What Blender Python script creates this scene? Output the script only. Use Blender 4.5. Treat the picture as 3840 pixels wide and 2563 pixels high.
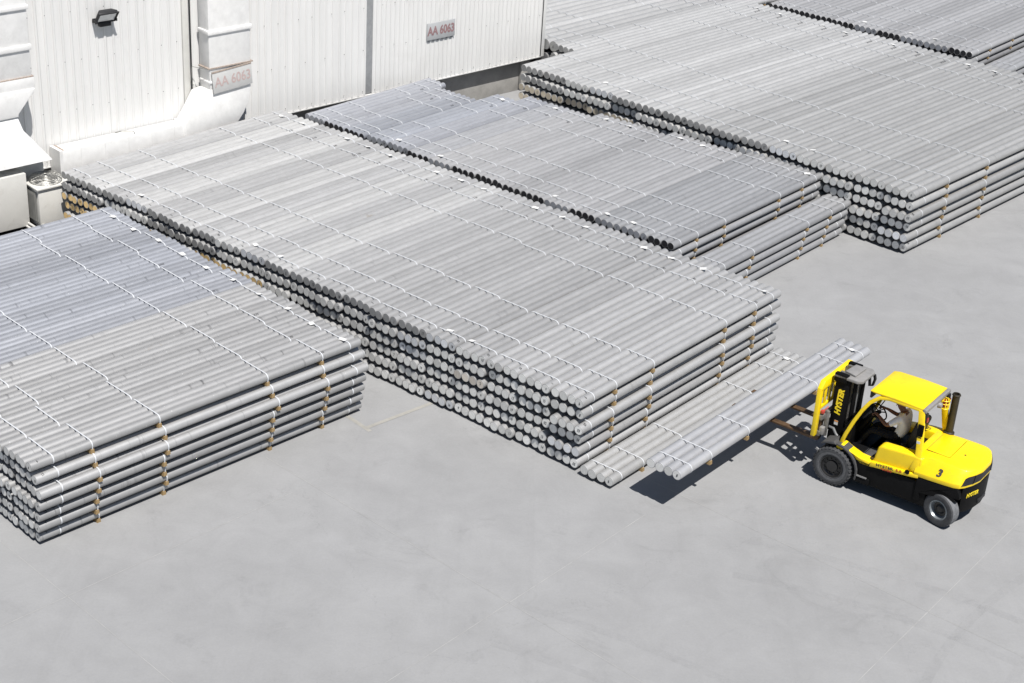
import bpy, bmesh, math, random
from mathutils import Vector, Matrix, Quaternion
R = math.radians
random.seed(11)
for o in list(bpy.data.objects):
    bpy.data.objects.remove(o)
scene = bpy.context.scene
K = 0.87                                   # survey units -> metres

# ------------------------------------------------------------------ camera
CAM_H, F_PX, PITCH, ROLL = 18.6862, 5999.36, 0.465872, 0.064011
fw = Vector((0, math.cos(PITCH), -math.sin(PITCH)))
rt0 = Vector((1, 0, 0)); up0 = rt0.cross(fw)
rt = math.cos(ROLL) * rt0 + math.sin(ROLL) * up0
up = -math.sin(ROLL) * rt0 + math.cos(ROLL) * up0
cd = bpy.data.cameras.new('camera'); cam = bpy.data.objects.new('camera', cd)
scene.collection.objects.link(cam); scene.camera = cam
cd.sensor_width = 36.0; cd.sensor_fit = 'HORIZONTAL'
cd.lens = 36.0 * F_PX / 3840.0
cd.clip_start = 0.5; cd.clip_end = 2000
cam.matrix_world = Matrix(((rt.x, up.x, -fw.x, 0), (rt.y, up.y, -fw.y, 0),
                           (rt.z, up.z, -fw.z, CAM_H * K), (0, 0, 0, 1)))

def ground(px, py, z=0.0):
    """pixel of the 3840 px photograph -> point on the level z (survey units)"""
    d = fw + rt * ((px - 1920) / F_PX) - up * ((py - 1281.5) / F_PX)
    t = (z - CAM_H) / d.z
    return Vector((0, 0, CAM_H)) + d * t

# ------------------------------------------------------------------ sky and sun
SUN = Vector((0.26, -0.49, 1.0)).normalized()
world = bpy.data.worlds.new('World'); scene.world = world; world.use_nodes = True
wn = world.node_tree.nodes; wl = world.node_tree.links; wn.clear()
sky = wn.new('ShaderNodeTexSky'); sky.sky_type = 'NISHITA'; sky.sun_disc = False
sky.sun_elevation = math.asin(SUN.z); sky.sun_rotation = math.atan2(SUN.x, SUN.y)
sky.dust_density = 0.6; sky.altitude = 50
bg = wn.new('ShaderNodeBackground'); bg.inputs['Strength'].default_value = 0.05
wo = wn.new('ShaderNodeOutputWorld')
wl.new(sky.outputs[0], bg.inputs[0]); wl.new(bg.outputs[0], wo.inputs[0])
sd = bpy.data.lights.new('sun', 'SUN'); sd.energy = 5.0; sd.angle = R(0.53); sd.color = (1.0, 0.965, 0.92)
sun = bpy.data.objects.new('sun', sd); scene.collection.objects.link(sun)
sun.rotation_euler = SUN.to_track_quat('Z', 'Y').to_euler(); sun.location = (0, 0, 40)
vs = scene.view_settings
vs.view_transform = 'Standard'; vs.look = 'None'; vs.exposure = 0.42; vs.gamma = 1.0; vs.use_curve_mapping = False
scene.render.engine = 'CYCLES'

# ------------------------------------------------------------------ materials
MATS = {}
AL = 0.75                                  # reflectances below are relative to this level
def new_mat(name):
    m = bpy.data.materials.new(name); m.use_nodes = True
    nt = m.node_tree; b = nt.nodes['Principled BSDF']
    MATS[name] = m
    return m, nt, b

def N(nt, t, **kw):
    n = nt.nodes.new(t)
    for k, v in kw.items():
        if k in n.inputs: n.inputs[k].default_value = v
        else: setattr(n, k, v)
    return n

def plain(name, col, rough=0.5, metal=0.0, var=0.12, scale=6.0, spec=0.5, bump=0.0, coat=0.0, stretch=None):
    col = tuple(c * AL for c in col[:3])
    m, nt, b = new_mat(name); L = nt.links
    tc = N(nt, 'ShaderNodeTexCoord'); no = N(nt, 'ShaderNodeTexNoise', Scale=scale, Detail=6.0, Roughness=0.65)
    if stretch:
        mp = N(nt, 'ShaderNodeMapping'); mp.inputs['Scale'].default_value = stretch
        L.new(tc.outputs['Object'], mp.inputs[0]); L.new(mp.outputs[0], no.inputs['Vector'])
    else:
        L.new(tc.outputs['Object'], no.inputs['Vector'])
    rp = N(nt, 'ShaderNodeValToRGB')
    rp.color_ramp.elements[0].position = 0.3; rp.color_ramp.elements[1].position = 0.7
    c0 = [max(0, c * (1 - var)) for c in col[:3]] + [1]; c1 = [min(1, c * (1 + var * 0.7)) for c in col[:3]] + [1]
    rp.color_ramp.elements[0].color = c0; rp.color_ramp.elements[1].color = c1
    L.new(no.outputs['Fac'], rp.inputs[0]); L.new(rp.outputs[0], b.inputs['Base Color'])
    b.inputs['Roughness'].default_value = rough; b.inputs['Metallic'].default_value = metal
    b.inputs['Specular IOR Level'].default_value = spec
    if coat: b.inputs['Coat Weight'].default_value = coat; b.inputs['Coat Roughness'].default_value = 0.12
    if bump:
        bp = N(nt, 'ShaderNodeBump', Strength=bump, Distance=0.01)
        L.new(no.outputs['Fac'], bp.inputs['Height']); L.new(bp.outputs[0], b.inputs['Normal'])
    return m

def mat_billet():
    m, nt, b = new_mat('cast_aluminium'); L = nt.links
    tc = N(nt, 'ShaderNodeTexCoord'); oi = N(nt, 'ShaderNodeObjectInfo')
    rnd = N(nt, 'ShaderNodeMath', operation='MULTIPLY'); rnd.inputs[1].default_value = 37.0
    L.new(oi.outputs['Random'], rnd.inputs[0])
    off = N(nt, 'ShaderNodeCombineXYZ'); 
    for i in range(3): L.new(rnd.outputs[0], off.inputs[i])
    add = N(nt, 'ShaderNodeVectorMath', operation='ADD')
    L.new(tc.outputs['Object'], add.inputs[0]); L.new(off.outputs[0], add.inputs[1])
    # long streaks along the billet
    mp = N(nt, 'ShaderNodeMapping'); mp.inputs['Scale'].default_value = (9, 0.9, 9); L.new(add.outputs[0], mp.inputs[0])
    n1 = N(nt, 'ShaderNodeTexNoise', Scale=1.6, Detail=5.0, Roughness=0.65); L.new(mp.outputs[0], n1.inputs['Vector'])
    # casting rings across it
    mp2 = N(nt, 'ShaderNodeMapping'); mp2.inputs['Scale'].default_value = (0.35, 7.0, 0.35); L.new(add.outputs[0], mp2.inputs[0])
    n2 = N(nt, 'ShaderNodeTexNoise', Scale=1.1, Detail=3.0, Roughness=0.6); L.new(mp2.outputs[0], n2.inputs['Vector'])
    ralpha = N(nt, 'ShaderNodeMix', data_type='RGBA')
    r2 = N(nt, 'ShaderNodeValToRGB'); r2.color_ramp.elements[0].position = 0.62; r2.color_ramp.elements[1].position = 0.74
    r2.color_ramp.elements[0].color = (1, 1, 1, 1); r2.color_ramp.elements[1].color = (0.36, 0.36, 0.37, 1)
    L.new(n2.outputs['Fac'], r2.inputs[0])
    # blotches
    n3 = N(nt, 'ShaderNodeTexNoise', Scale=5.0, Detail=7.0, Roughness=0.7); L.new(add.outputs[0], n3.inputs['Vector'])
    r3 = N(nt, 'ShaderNodeMapRange'); r3.inputs[1].default_value = 0.3; r3.inputs[2].default_value = 0.7
    r3.inputs[3].default_value = 0.93; r3.inputs[4].default_value = 1.05; L.new(n3.outputs['Fac'], r3.inputs[0])
    r1 = N(nt, 'ShaderNodeMapRange'); r1.inputs[1].default_value = 0.3; r1.inputs[2].default_value = 0.7
    r1.inputs[3].default_value = 0.92; r1.inputs[4].default_value = 1.06; L.new(n1.outputs['Fac'], r1.inputs[0])
    rb = N(nt, 'ShaderNodeMapRange'); rb.inputs[3].default_value = 0.93; rb.inputs[4].default_value = 1.06
    L.new(oi.outputs['Random'], rb.inputs[0])
    m1 = N(nt, 'ShaderNodeMath', operation='MULTIPLY'); L.new(r1.outputs[0], m1.inputs[0]); L.new(r3.outputs[0], m1.inputs[1])
    m2 = N(nt, 'ShaderNodeMath', operation='MULTIPLY'); L.new(m1.outputs[0], m2.inputs[0]); L.new(rb.outputs[0], m2.inputs[1])
    v1 = N(nt, 'ShaderNodeMix', data_type='RGBA', blend_type='MULTIPLY'); v1.inputs[0].default_value = 1.0
    ralpha.inputs[6].default_value = (1, 1, 1, 1); L.new(oi.outputs['Alpha'], ralpha.inputs[0]); L.new(r2.outputs[0], ralpha.inputs[7])
    L.new(oi.outputs['Color'], v1.inputs[6]); L.new(ralpha.outputs[2], v1.inputs[7])
    v2 = N(nt, 'ShaderNodeVectorMath', operation='SCALE'); L.new(v1.outputs[2], v2.inputs[0]); L.new(m2.outputs[0], v2.inputs['Scale'])
    # white scuffs
    n4 = N(nt, 'ShaderNodeTexNoise', Scale=26.0, Detail=2.0); L.new(add.outputs[0], n4.inputs['Vector'])
    r4 = N(nt, 'ShaderNodeMapRange'); r4.inputs[1].default_value = 0.73; r4.inputs[2].default_value = 0.76; L.new(n4.outputs['Fac'], r4.inputs[0])
    mx = N(nt, 'ShaderNodeMix', data_type='RGBA'); L.new(r4.outputs[0], mx.inputs[0]); L.new(v2.outputs[0], mx.inputs[6])
    mx.inputs[7].default_value = (0.6, 0.6, 0.6, 1)
    n5 = N(nt, 'ShaderNodeTexNoise', Scale=0.9, Detail=5.0, Roughness=0.7); L.new(add.outputs[0], n5.inputs['Vector'])
    r5 = N(nt, 'ShaderNodeMapRange'); r5.inputs[1].default_value = 0.70; r5.inputs[2].default_value = 0.78; r5.inputs[4].default_value = 0.5; L.new(n5.outputs['Fac'], r5.inputs[0])
    mb = N(nt, 'ShaderNodeMix', data_type='RGBA'); L.new(r5.outputs[0], mb.inputs[0]); L.new(mx.outputs[2], mb.inputs[6]); mb.inputs[7].default_value = (0.22, 0.17, 0.11, 1)
    L.new(mb.outputs[2], b.inputs['Base Color'])
    b.inputs['Metallic'].default_value = 0.45; b.inputs['Roughness'].default_value = 0.5
    b.inputs['Specular IOR Level'].default_value = 0.4
    bp = N(nt, 'ShaderNodeBump', Strength=0.12, Distance=0.006); L.new(n2.outputs['Fac'], bp.inputs['Height']); L.new(bp.outputs[0], b.inputs['Normal'])
    return m

def mat_end():
    m, nt, b = new_mat('sawn_billet_end'); L = nt.links
    at = N(nt, 'ShaderNodeAttribute', attribute_type='OBJECT', attribute_name='end_col')
    oi = N(nt, 'ShaderNodeObjectInfo'); tc = N(nt, 'ShaderNodeTexCoord')
    mp = N(nt, 'ShaderNodeMapping'); mp.inputs['Scale'].default_value = (3, 1, 40); L.new(tc.outputs['Object'], mp.inputs[0])
    n = N(nt, 'ShaderNodeTexNoise', Scale=1.5, Detail=4.0); L.new(mp.outputs[0], n.inputs['Vector'])
    r = N(nt, 'ShaderNodeMapRange'); r.inputs[3].default_value = 0.66; r.inputs[4].default_value = 1.25; L.new(n.outputs['Fac'], r.inputs[0])
    rb = N(nt, 'ShaderNodeMapRange'); rb.inputs[3].default_value = 0.85; rb.inputs[4].default_value = 1.15; L.new(oi.outputs['Random'], rb.inputs[0])
    mm = N(nt, 'ShaderNodeMath', operation='MULTIPLY'); L.new(r.outputs[0], mm.inputs[0]); L.new(rb.outputs[0], mm.inputs[1])
    v = N(nt, 'ShaderNodeVectorMath', operation='SCALE'); L.new(at.outputs['Color'], v.inputs[0]); L.new(mm.outputs[0], v.inputs['Scale'])
    L.new(v.outputs[0], b.inputs['Base Color'])
    b.inputs['Metallic'].default_value = 0.15; b.inputs['Roughness'].default_value = 0.42
    return m

def mat_ground():
    m, nt, b = new_mat('concrete_yard'); L = nt.links
    tc = N(nt, 'ShaderNodeTexCoord')
    def noise(scale, detail, vec=None, rough=0.6, dist=0.0):
        n = N(nt, 'ShaderNodeTexNoise', Scale=scale, Detail=detail, Roughness=rough, Distortion=dist)
        L.new(vec or tc.outputs['Object'], n.inputs['Vector']); return n
    def rng(n, a, bb, lo, hi):
        r = N(nt, 'ShaderNodeMapRange'); r.inputs[1].default_value = a; r.inputs[2].default_value = bb
        r.inputs[3].default_value = lo; r.inputs[4].default_value = hi; L.new(n.outputs['Fac'], r.inputs[0]); return r
    def mul(x, y):
        q = N(nt, 'ShaderNodeMath', operation='MULTIPLY'); L.new(x.outputs[0], q.inputs[0]); L.new(y.outputs[0], q.inputs[1]); return q
    big = rng(noise(0.16, 4.0), 0.3, 0.7, 0.93, 1.06)
    mid = rng(noise(1.1, 8.0, rough=0.7, dist=0.4), 0.3, 0.72, 0.91, 1.06)
    fine = rng(noise(22, 5.0, rough=0.75), 0.3, 0.7, 0.955, 1.04)
    mp = N(nt, 'ShaderNodeMapping'); mp.inputs['Rotation'].default_value = (0, 0, R(-68)); mp.inputs['Scale'].default_value = (2.6, 0.12, 1)
    L.new(tc.outputs['Object'], mp.inputs[0])
    tyre = rng(noise(1.0, 5.0, mp.outputs[0], dist=0.3), 0.55, 0.8, 1.0, 0.95)
    st = rng(noise(0.55, 9.0, rough=0.75, dist=1.2), 0.57, 0.74, 1.0, 0.84)
    ck = N(nt, 'ShaderNodeTexVoronoi', feature='DISTANCE_TO_EDGE', Scale=0.14); 
    dn = noise(0.8, 6.0); dv = N(nt, 'ShaderNodeVectorMath', operation='SCALE'); dv.inputs['Scale'].default_value = 1.6
    L.new(dn.outputs['Color'], dv.inputs[0]); da = N(nt, 'ShaderNodeVectorMath', operation='ADD')
    L.new(tc.outputs['Object'], da.inputs[0]); L.new(dv.outputs[0], da.inputs[1]); L.new(da.outputs[0], ck.inputs['Vector'])
    cr = N(nt, 'ShaderNodeMapRange'); cr.inputs[1].default_value = 0.0; cr.inputs[2].default_value = 0.0012
    cr.inputs[3].default_value = 0.9; cr.inputs[4].default_value = 1.0; L.new(ck.outputs['Distance'], cr.inputs[0])
    t = mul(mul(mul(mul(mul(big, mid), fine), tyre), st), cr)
    v = N(nt, 'ShaderNodeVectorMath', operation='SCALE'); v.inputs[0].default_value = (0.264, 0.266, 0.269)
    L.new(t.outputs[0], v.inputs['Scale']); L.new(v.outputs[0], b.inputs['Base Color'])
    b.inputs['Roughness'].default_value = 0.8; b.inputs['Specular IOR Level'].default_value = 0.25
    bp = N(nt, 'ShaderNodeBump', Strength=0.08, Distance=0.01); L.new(noise(60, 4.0).outputs['Fac'], bp.inputs['Height']); L.new(bp.outputs[0], b.inputs['Normal'])
    return m

mat_billet(); mat_end(); mat_ground()
plain('strap_plastic', (0.70, 0.72, 0.75), 0.4, var=0.05)
plain('paper_tag', (0.85, 0.85, 0.84), 0.6, var=0.03)
plain('pine_block', (0.38, 0.26, 0.12), 0.75, var=0.3, scale=9, stretch=(1, 6, 6))
plain('marker_ink', (0.05, 0.05, 0.055), 0.6, var=0.1)
plain('cladding_white', (0.84, 0.837, 0.823), 0.5, var=0.06, scale=1.2, stretch=(1, 3.0, 0.25))
plain('flashing_grey', (0.42, 0.43, 0.44), 0.45, 0.3, var=0.15)
plain('concrete_wall', (0.40, 0.39, 0.37), 0.85, var=0.18, scale=2.0, bump=0.2)
plain('duct_white', (0.93, 0.925, 0.91), 0.6, var=0.09, scale=3.5, bump=0.35)
plain('sheet_beige', (0.74, 0.73, 0.69), 0.5, var=0.07, scale=2.0)
plain('coil_grey', (0.36, 0.36, 0.34), 0.6, 0.3, var=0.3, scale=3, stretch=(1, 1, 0.3))
plain('rust', (0.42, 0.35, 0.30), 0.85, var=0.4, scale=20)
plain('sign_grey', (0.50, 0.51, 0.52), 0.55, var=0.05)
plain('sign_silver', (0.62, 0.62, 0.61), 0.55, var=0.05)
plain('sign_red', (0.34, 0.21, 0.215), 0.6, var=0.1)
plain('sign_pink', (0.58, 0.45, 0.43), 0.7, var=0.12, scale=15)
plain('lamp_black', (0.025, 0.025, 0.028), 0.5, var=0.2, spec=0.3)
plain('lamp_reflector', (0.62, 0.64, 0.66), 0.3, 0.6, var=0.1)
plain('wire_grey', (0.40, 0.40, 0.38), 0.4, 0.6, var=0.2)
plain('pipe_white', (0.7, 0.69, 0.66), 0.5, var=0.12)
plain('shade_dark', (0.035, 0.035, 0.037), 0.85, var=0.3)  # near-black colour standing in for the shade below the cooling unit
plain('joint_filler', (0.41, 0.41, 0.405), 0.85, var=0.2, scale=3)
plain('faded_paint', (0.385, 0.375, 0.345), 0.85, var=0.15, scale=4)
plain('truck_yellow', (1.12, 0.80, 0.004), 0.38, var=0.05, scale=3.0, coat=0.3)
def grime(name, col, amt, scale=5.0):
    m = MATS[name]; nt = m.node_tree; b = nt.nodes['Principled BSDF']; L = nt.links; src = b.inputs['Base Color'].links[0].from_socket
    tc = N(nt, 'ShaderNodeTexCoord'); n = N(nt, 'ShaderNodeTexNoise', Scale=scale, Detail=9.0, Roughness=0.75, Distortion=0.5); L.new(tc.outputs['Object'], n.inputs['Vector'])
    r = N(nt, 'ShaderNodeMapRange'); r.inputs[1].default_value = 0.55; r.inputs[2].default_value = 0.78; r.inputs[4].default_value = amt; L.new(n.outputs['Fac'], r.inputs[0])
    mx = N(nt, 'ShaderNodeMix', data_type='RGBA'); L.new(r.outputs[0], mx.inputs[0]); L.new(src, mx.inputs[6]); mx.inputs[7].default_value = (*col, 1); L.new(mx.outputs[2], b.inputs['Base Color'])
    rr = N(nt, 'ShaderNodeMapRange'); rr.inputs[3].default_value = 0.3; rr.inputs[4].default_value = 0.6; L.new(n.outputs['Fac'], rr.inputs[0]); L.new(rr.outputs[0], b.inputs['Roughness'])
grime('truck_yellow', (0.30, 0.20, 0.04), 0.45); grime('duct_white', (0.42, 0.40, 0.37), 0.35, 2.0); grime('cladding_white', (0.42, 0.41, 0.39), 0.22, 0.7); grime('sheet_beige', (0.28, 0.26, 0.22), 0.4, 3.0)
plain('truck_black', (0.006, 0.006, 0.0065), 0.55, var=0.3, scale=8, spec=0.12)
plain('truck_grey', (0.36, 0.35, 0.34), 0.5, 0.2, var=0.15, scale=10)
plain('steel_worn', (0.30, 0.29, 0.27), 0.5, 0.5, var=0.4, scale=12)
plain('fork_steel', (0.16, 0.095, 0.05), 0.6, 0.3, var=0.45, scale=8)
plain('rubber', (0.065, 0.067, 0.072), 0.8, var=0.35, scale=14, bump=0.15)
plain('rubber_worn', (0.17, 0.175, 0.185), 0.85, var=0.35, scale=14, bump=0.15)
plain('rubber_dusty', (0.12, 0.123, 0.13), 0.85, var=0.4, scale=30)
plain('rim_black', (0.02, 0.02, 0.021), 0.35, var=0.2)
plain('rim_silver', (0.32, 0.35, 0.37), 0.4, 0.5, var=0.2)
plain('floor_mat', (0.07, 0.07, 0.072), 0.8, var=0.3, scale=20)
plain('seat_black', (0.012, 0.012, 0.013), 0.6, var=0.3, spec=0.2)
plain('exhaust_black', (0.045, 0.037, 0.025), 0.5, 0.3, var=0.3)
plain('lens_red', (0.45, 0.03, 0.02), 0.25, var=0.1)
plain('hose_red', (0.50, 0.06, 0.05), 0.5, var=0.2)
plain('hose_grey', (0.34, 0.35, 0.36), 0.4, 0.4, var=0.2)
plain('decal_yellow', (1.1, 0.85, 0.02), 0.45, var=0.03)
plain('decal_white', (0.8, 0.8, 0.78), 0.5, var=0.04)
plain('decal_orange', (0.85, 0.30, 0.03), 0.5, var=0.04)
plain('decal_red', (0.6, 0.06, 0.03), 0.5, var=0.05)
plain('skin', (0.20, 0.085, 0.05), 0.5, var=0.15, scale=12)
plain('shirt_white', (0.92, 0.93, 0.98), 0.8, var=0.08, scale=8, bump=0.3)
plain('trousers_dark', (0.014, 0.014, 0.018), 0.8, var=0.2, spec=0.2)
plain('hair_black', (0.012, 0.01, 0.01), 0.6, var=0.2)
plain('tread_plate', (0.42, 0.42, 0.42), 0.45, 0.6, var=0.6, scale=60)
plain('roofing', (0.32, 0.32, 0.31), 0.85, var=0.15)

# ------------------------------------------------------------------ mesh helpers
COL = scene.collection
class B:
    """collects shapes in one bmesh (survey units)"""
    def __init__(s): s.bm = bmesh.new()
    def faces(s, vs, fs, mi=0):
        v = [s.bm.verts.new(p) for p in vs]
        for f in fs:
            try:
                q = s.bm.faces.new([v[i] for i in f]); q.material_index = mi
            except ValueError: pass
        return v
    def box(s, x0, x1, y0, y1, z0, z1, mi=0):
        s.faces([(x0,y0,z0),(x1,y0,z0),(x1,y1,z0),(x0,y1,z0),(x0,y0,z1),(x1,y0,z1),(x1,y1,z1),(x0,y1,z1)],
                [(3,2,1,0),(4,5,6,7),(0,1,5,4),(1,2,6,5),(2,3,7,6),(3,0,4,7)], mi); return s
    def prism(s, pts, axis, a, b, mi=0):
        """polygon in the two other axes, extruded along axis from a to b"""
        n = len(pts)
        def P(p, t):
            if axis == 'x': return (t, p[0], p[1])
            if axis == 'y': return (p[0], t, p[1])
            return (p[0], p[1], t)
        vs = [P(p, a) for p in pts] + [P(p, b) for p in pts]
        fs = [tuple(range(n))[::-1], tuple(range(n, 2*n))] + [(i, (i+1) % n, n+(i+1) % n, n+i) for i in range(n)]
        s.faces(vs, fs, mi); return s
    def loft(s, secs, mi=0, cap=True):
        n = len(secs[0]); vs = [p for q in secs for p in q]; fs = []
        for k in range(len(secs)-1):
            for i in range(n):
                j = (i+1) % n; fs.append((k*n+i, k*n+j, (k+1)*n+j, (k+1)*n+i))
        if cap: fs += [tuple(range(n))[::-1], tuple(range((len(secs)-1)*n, len(secs)*n))]
        s.faces(vs, fs, mi); return s
    def tube(s, path, r, n=8, mi=0, closed=False):
        pts = [Vector(p) for p in path]; secs = []; m = len(pts); prev = None
        for i, p in enumerate(pts):
            if closed: t = pts[(i+1) % m] - pts[i-1]
            else: t = pts[min(i+1, m-1)] - pts[max(i-1, 0)]
            t.normalize()
            if prev is None:
                a = Vector((0,0,1)) if abs(t.z) < 0.9 else Vector((1,0,0)); e1 = t.cross(a).normalized()
            else: e1 = (prev - t * prev.dot(t)).normalized()
            prev = e1; e2 = t.cross(e1); rr = r[i] if isinstance(r, (list, tuple)) else r
            secs.append([p + e1*math.cos(2*math.pi*k/n)*rr + e2*math.sin(2*math.pi*k/n)*rr for k in range(n)])
        if closed: secs.append(secs[0])
        s.loft(secs, mi, cap=not closed); return s
    def bar(s, path, w, h, side=(0,1,0), mi=0):
        """rectangular section w (along side) x h swept along path"""
        pts = [Vector(p) for p in path]; secs = []; sv = Vector(side).normalized(); m = len(pts)
        for i, p in enumerate(pts):
            t = (pts[min(i+1, m-1)] - pts[max(i-1, 0)]).normalized(); nn = t.cross(sv).normalized()
            secs.append([p + sv*w/2 + nn*h/2, p - sv*w/2 + nn*h/2, p - sv*w/2 - nn*h/2, p + sv*w/2 - nn*h/2])
        s.loft(secs, mi); return s
    def lathe(s, prof, c, axis='y', n=32, mi=0):
        """profile of (radius, offset along axis); closed ends at radius 0"""
        secs = []
        for k in range(n):
            a = 2*math.pi*k/n; ca, sa = math.cos(a), math.sin(a); row = []
            for r, t in prof:
                if axis == 'y': row.append((c[0]+r*ca, c[1]+t, c[2]+r*sa))
                elif axis == 'x': row.append((c[0]+t, c[1]+r*ca, c[2]+r*sa))
                else: row.append((c[0]+r*ca, c[1]+r*sa, c[2]+t))
            secs.append(row)
        m = len(prof); vs = [p for q in secs for p in q]; fs = []
        for k in range(n):
            k2 = (k+1) % n
            for i in range(m-1): fs.append((k*m+i, k*m+i+1, k2*m+i+1, k2*m+i))
        s.faces(vs, fs, mi); return s
    def xform(s, M): bmesh.ops.transform(s.bm, matrix=M, verts=s.bm.verts); return s

def finish(bm, name, mats, bevel=0.0, angle=32, seg=2):
    bmesh.ops.remove_doubles(bm, verts=bm.verts, dist=1e-5)
    bmesh.ops.recalc_face_normals(bm, faces=bm.faces)
    if bevel:
        ed = [e for e in bm.edges if len(e.link_faces) == 2 and e.calc_face_angle(0) > R(28)]
        bmesh.ops.bevel(bm, geom=ed, offset=bevel, segments=seg, profile=0.5, affect='EDGES', clamp_overlap=True)
    bmesh.ops.scale(bm, vec=(K, K, K), verts=bm.verts)
    me = bpy.data.meshes.new(name); bm.to_mesh(me); bm.free()
    for mname in mats: me.materials.append(MATS[mname])
    me.polygons.foreach_set('use_smooth', [True]*len(me.polygons)); me.set_sharp_from_angle(angle=R(angle))
    return me

def put(name, me, parent=None, loc=(0,0,0), rot=None):
    o = bpy.data.objects.new(name, me); COL.objects.link(o)
    if parent: o.parent = parent
    o.location = Vector(loc) * K
    if rot: o.rotation_euler = rot
    return o

def part(name, b, mat, parent=None, bevel=0.0, angle=32, loc=(0,0,0), rot=None, seg=2):
    return put(name, finish(b.bm, name, mat if isinstance(mat, (list, tuple)) else [mat], bevel, angle, seg), parent, loc, rot)

def tag(o, label, cat, group=None, kind=None):
    if kind: o['kind'] = kind
    if label: o['label'] = label
    if cat: o['category'] = cat
    if group: o['group'] = group
    return o

def thing(name, label, cat, loc=(0,0,0), rz=0.0, group=None):
    o = bpy.data.objects.new(name, None); COL.objects.link(o); o.empty_display_size = 0.3
    o.location = Vector(loc) * K; o.rotation_euler = (0, 0, rz)
    return tag(o, label, cat, group)

TXT = {}
def text_mesh(s, size, mat, shear=0.0, bold=0.0, squash=1.0):
    key = (s, size, mat, shear, bold, squash)
    if key in TXT: return TXT[key]
    cu = bpy.data.curves.new('lettering', 'FONT'); cu.body = s; cu.size = size * K; cu.shear = shear; cu.offset = bold * size * K
    cu.align_x = 'CENTER'; cu.align_y = 'CENTER'; cu.extrude = 0.0015; cu.resolution_u = 3
    ob = bpy.data.objects.new('tmp_text', cu); COL.objects.link(ob)
    dg = bpy.context.evaluated_depsgraph_get(); me = bpy.data.meshes.new_from_object(ob.evaluated_get(dg))
    bpy.data.objects.remove(ob); bpy.data.curves.remove(cu)
    if squash != 1.0: me.transform(Matrix.Diagonal((squash, 1, 1, 1)))
    me.materials.clear(); me.materials.append(MATS[mat]); TXT[key] = me
    return me

def letter(name, s, size, mat, parent, org, xd, yd, **kw):
    me = text_mesh(s, size, mat, **kw); o = bpy.data.objects.new(name, me); COL.objects.link(o); o.parent = parent
    x = Vector(xd).normalized(); y = (Vector(yd) - x * Vector(yd).dot(x)).normalized(); z = x.cross(y); p = Vector(org) * K
    o.matrix_local = Matrix(((x.x, y.x, z.x, p.x), (x.y, y.y, z.y, p.y), (x.z, y.z, z.z, p.z), (0, 0, 0, 1)))
    return o

# ------------------------------------------------------------------ ground
b = B(); b.faces([(-500, -200, 0), (500, -200, 0), (500, 900, 0), (-500, 900, 0)], [(0, 1, 2, 3)])
yard = tag(part('ground', b, 'concrete_yard'), 'pale grey concrete yard', None, kind='structure')

def strip(name, p0, p1, w, mat, z=0.004, ext=0.0):
    a, c = ground(*p0), ground(*p1); t = (c - a).normalized(); a -= t*ext; c += t*ext; s = Vector((-t.y, t.x, 0))*w/2
    b = B(); b.faces([a-s, a+s, c+s, c-s], [(0, 1, 2, 3)])
    for v in b.bm.verts: v.co.z = z
    return part(name, b, mat, yard)
for p0, p1, e in [((0, 2353), (1029, 1879), 0.5), ((86, 2100), (643, 2558), 3), ((1222, 1850), (2406, 2558), 2),
               ((1451, 2558), (2313, 2000), 1), ((2720, 1936), (3793, 2443), 2), ((3214, 2558), (3793, 1986), 6)]:
    strip('joint', p0, p1, 0.013, 'joint_filler', ext=e)
strip('painted_line', (1290, 1553), (1388, 1618), 0.11, 'faded_paint')
strip('painted_line', (1371, 1607), (1640, 1505), 0.11, 'faded_paint', z=0.008)

def mat_skid():
    m, nt, b = new_mat('tyre_rubber_marks'); L = nt.links; tc = N(nt, 'ShaderNodeTexCoord')
    n = N(nt, 'ShaderNodeTexNoise', Scale=2.2, Detail=8.0, Roughness=0.75); L.new(tc.outputs['Object'], n.inputs['Vector'])
    r = N(nt, 'ShaderNodeMapRange'); r.inputs[1].default_value = 0.42; r.inputs[2].default_value = 0.75; r.inputs[4].default_value = 0.11; L.new(n.outputs['Fac'], r.inputs[0])
    b.inputs['Base Color'].default_value = (0.17, 0.172, 0.178, 1); b.inputs['Roughness'].default_value = 0.85; L.new(r.outputs[0], b.inputs['Alpha'])
mat_skid()
def skid(cx, cy, rad, a0, a1, w):
    for off in (0, 1.35):
        b = B(); n = 40; vs = []
        for i in range(n+1):
            t = R(a0 + (a1-a0)*i/n)
            for rr in (rad+off-w/2, rad+off+w/2): vs.append((cx+rr*math.cos(t), cy+rr*math.sin(t), 0.0085 + 0.002*off))
        b.faces(vs, [(2*i, 2*i+1, 2*i+3, 2*i+2) for i in range(n)]); part('tyre_mark', b, 'tyre_rubber_marks', yard)
skid(2.0, 14.0, 13.5, 10, 78, .22); skid(20.0, 18.0, 12.0, 95, 185, .2); skid(-6, 8, 17.5, 28, 70, .2); skid(16, 40, 9.5, 170, 262, .2); skid(9.5, 15, 6.5, 20, 120, .18)
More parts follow.
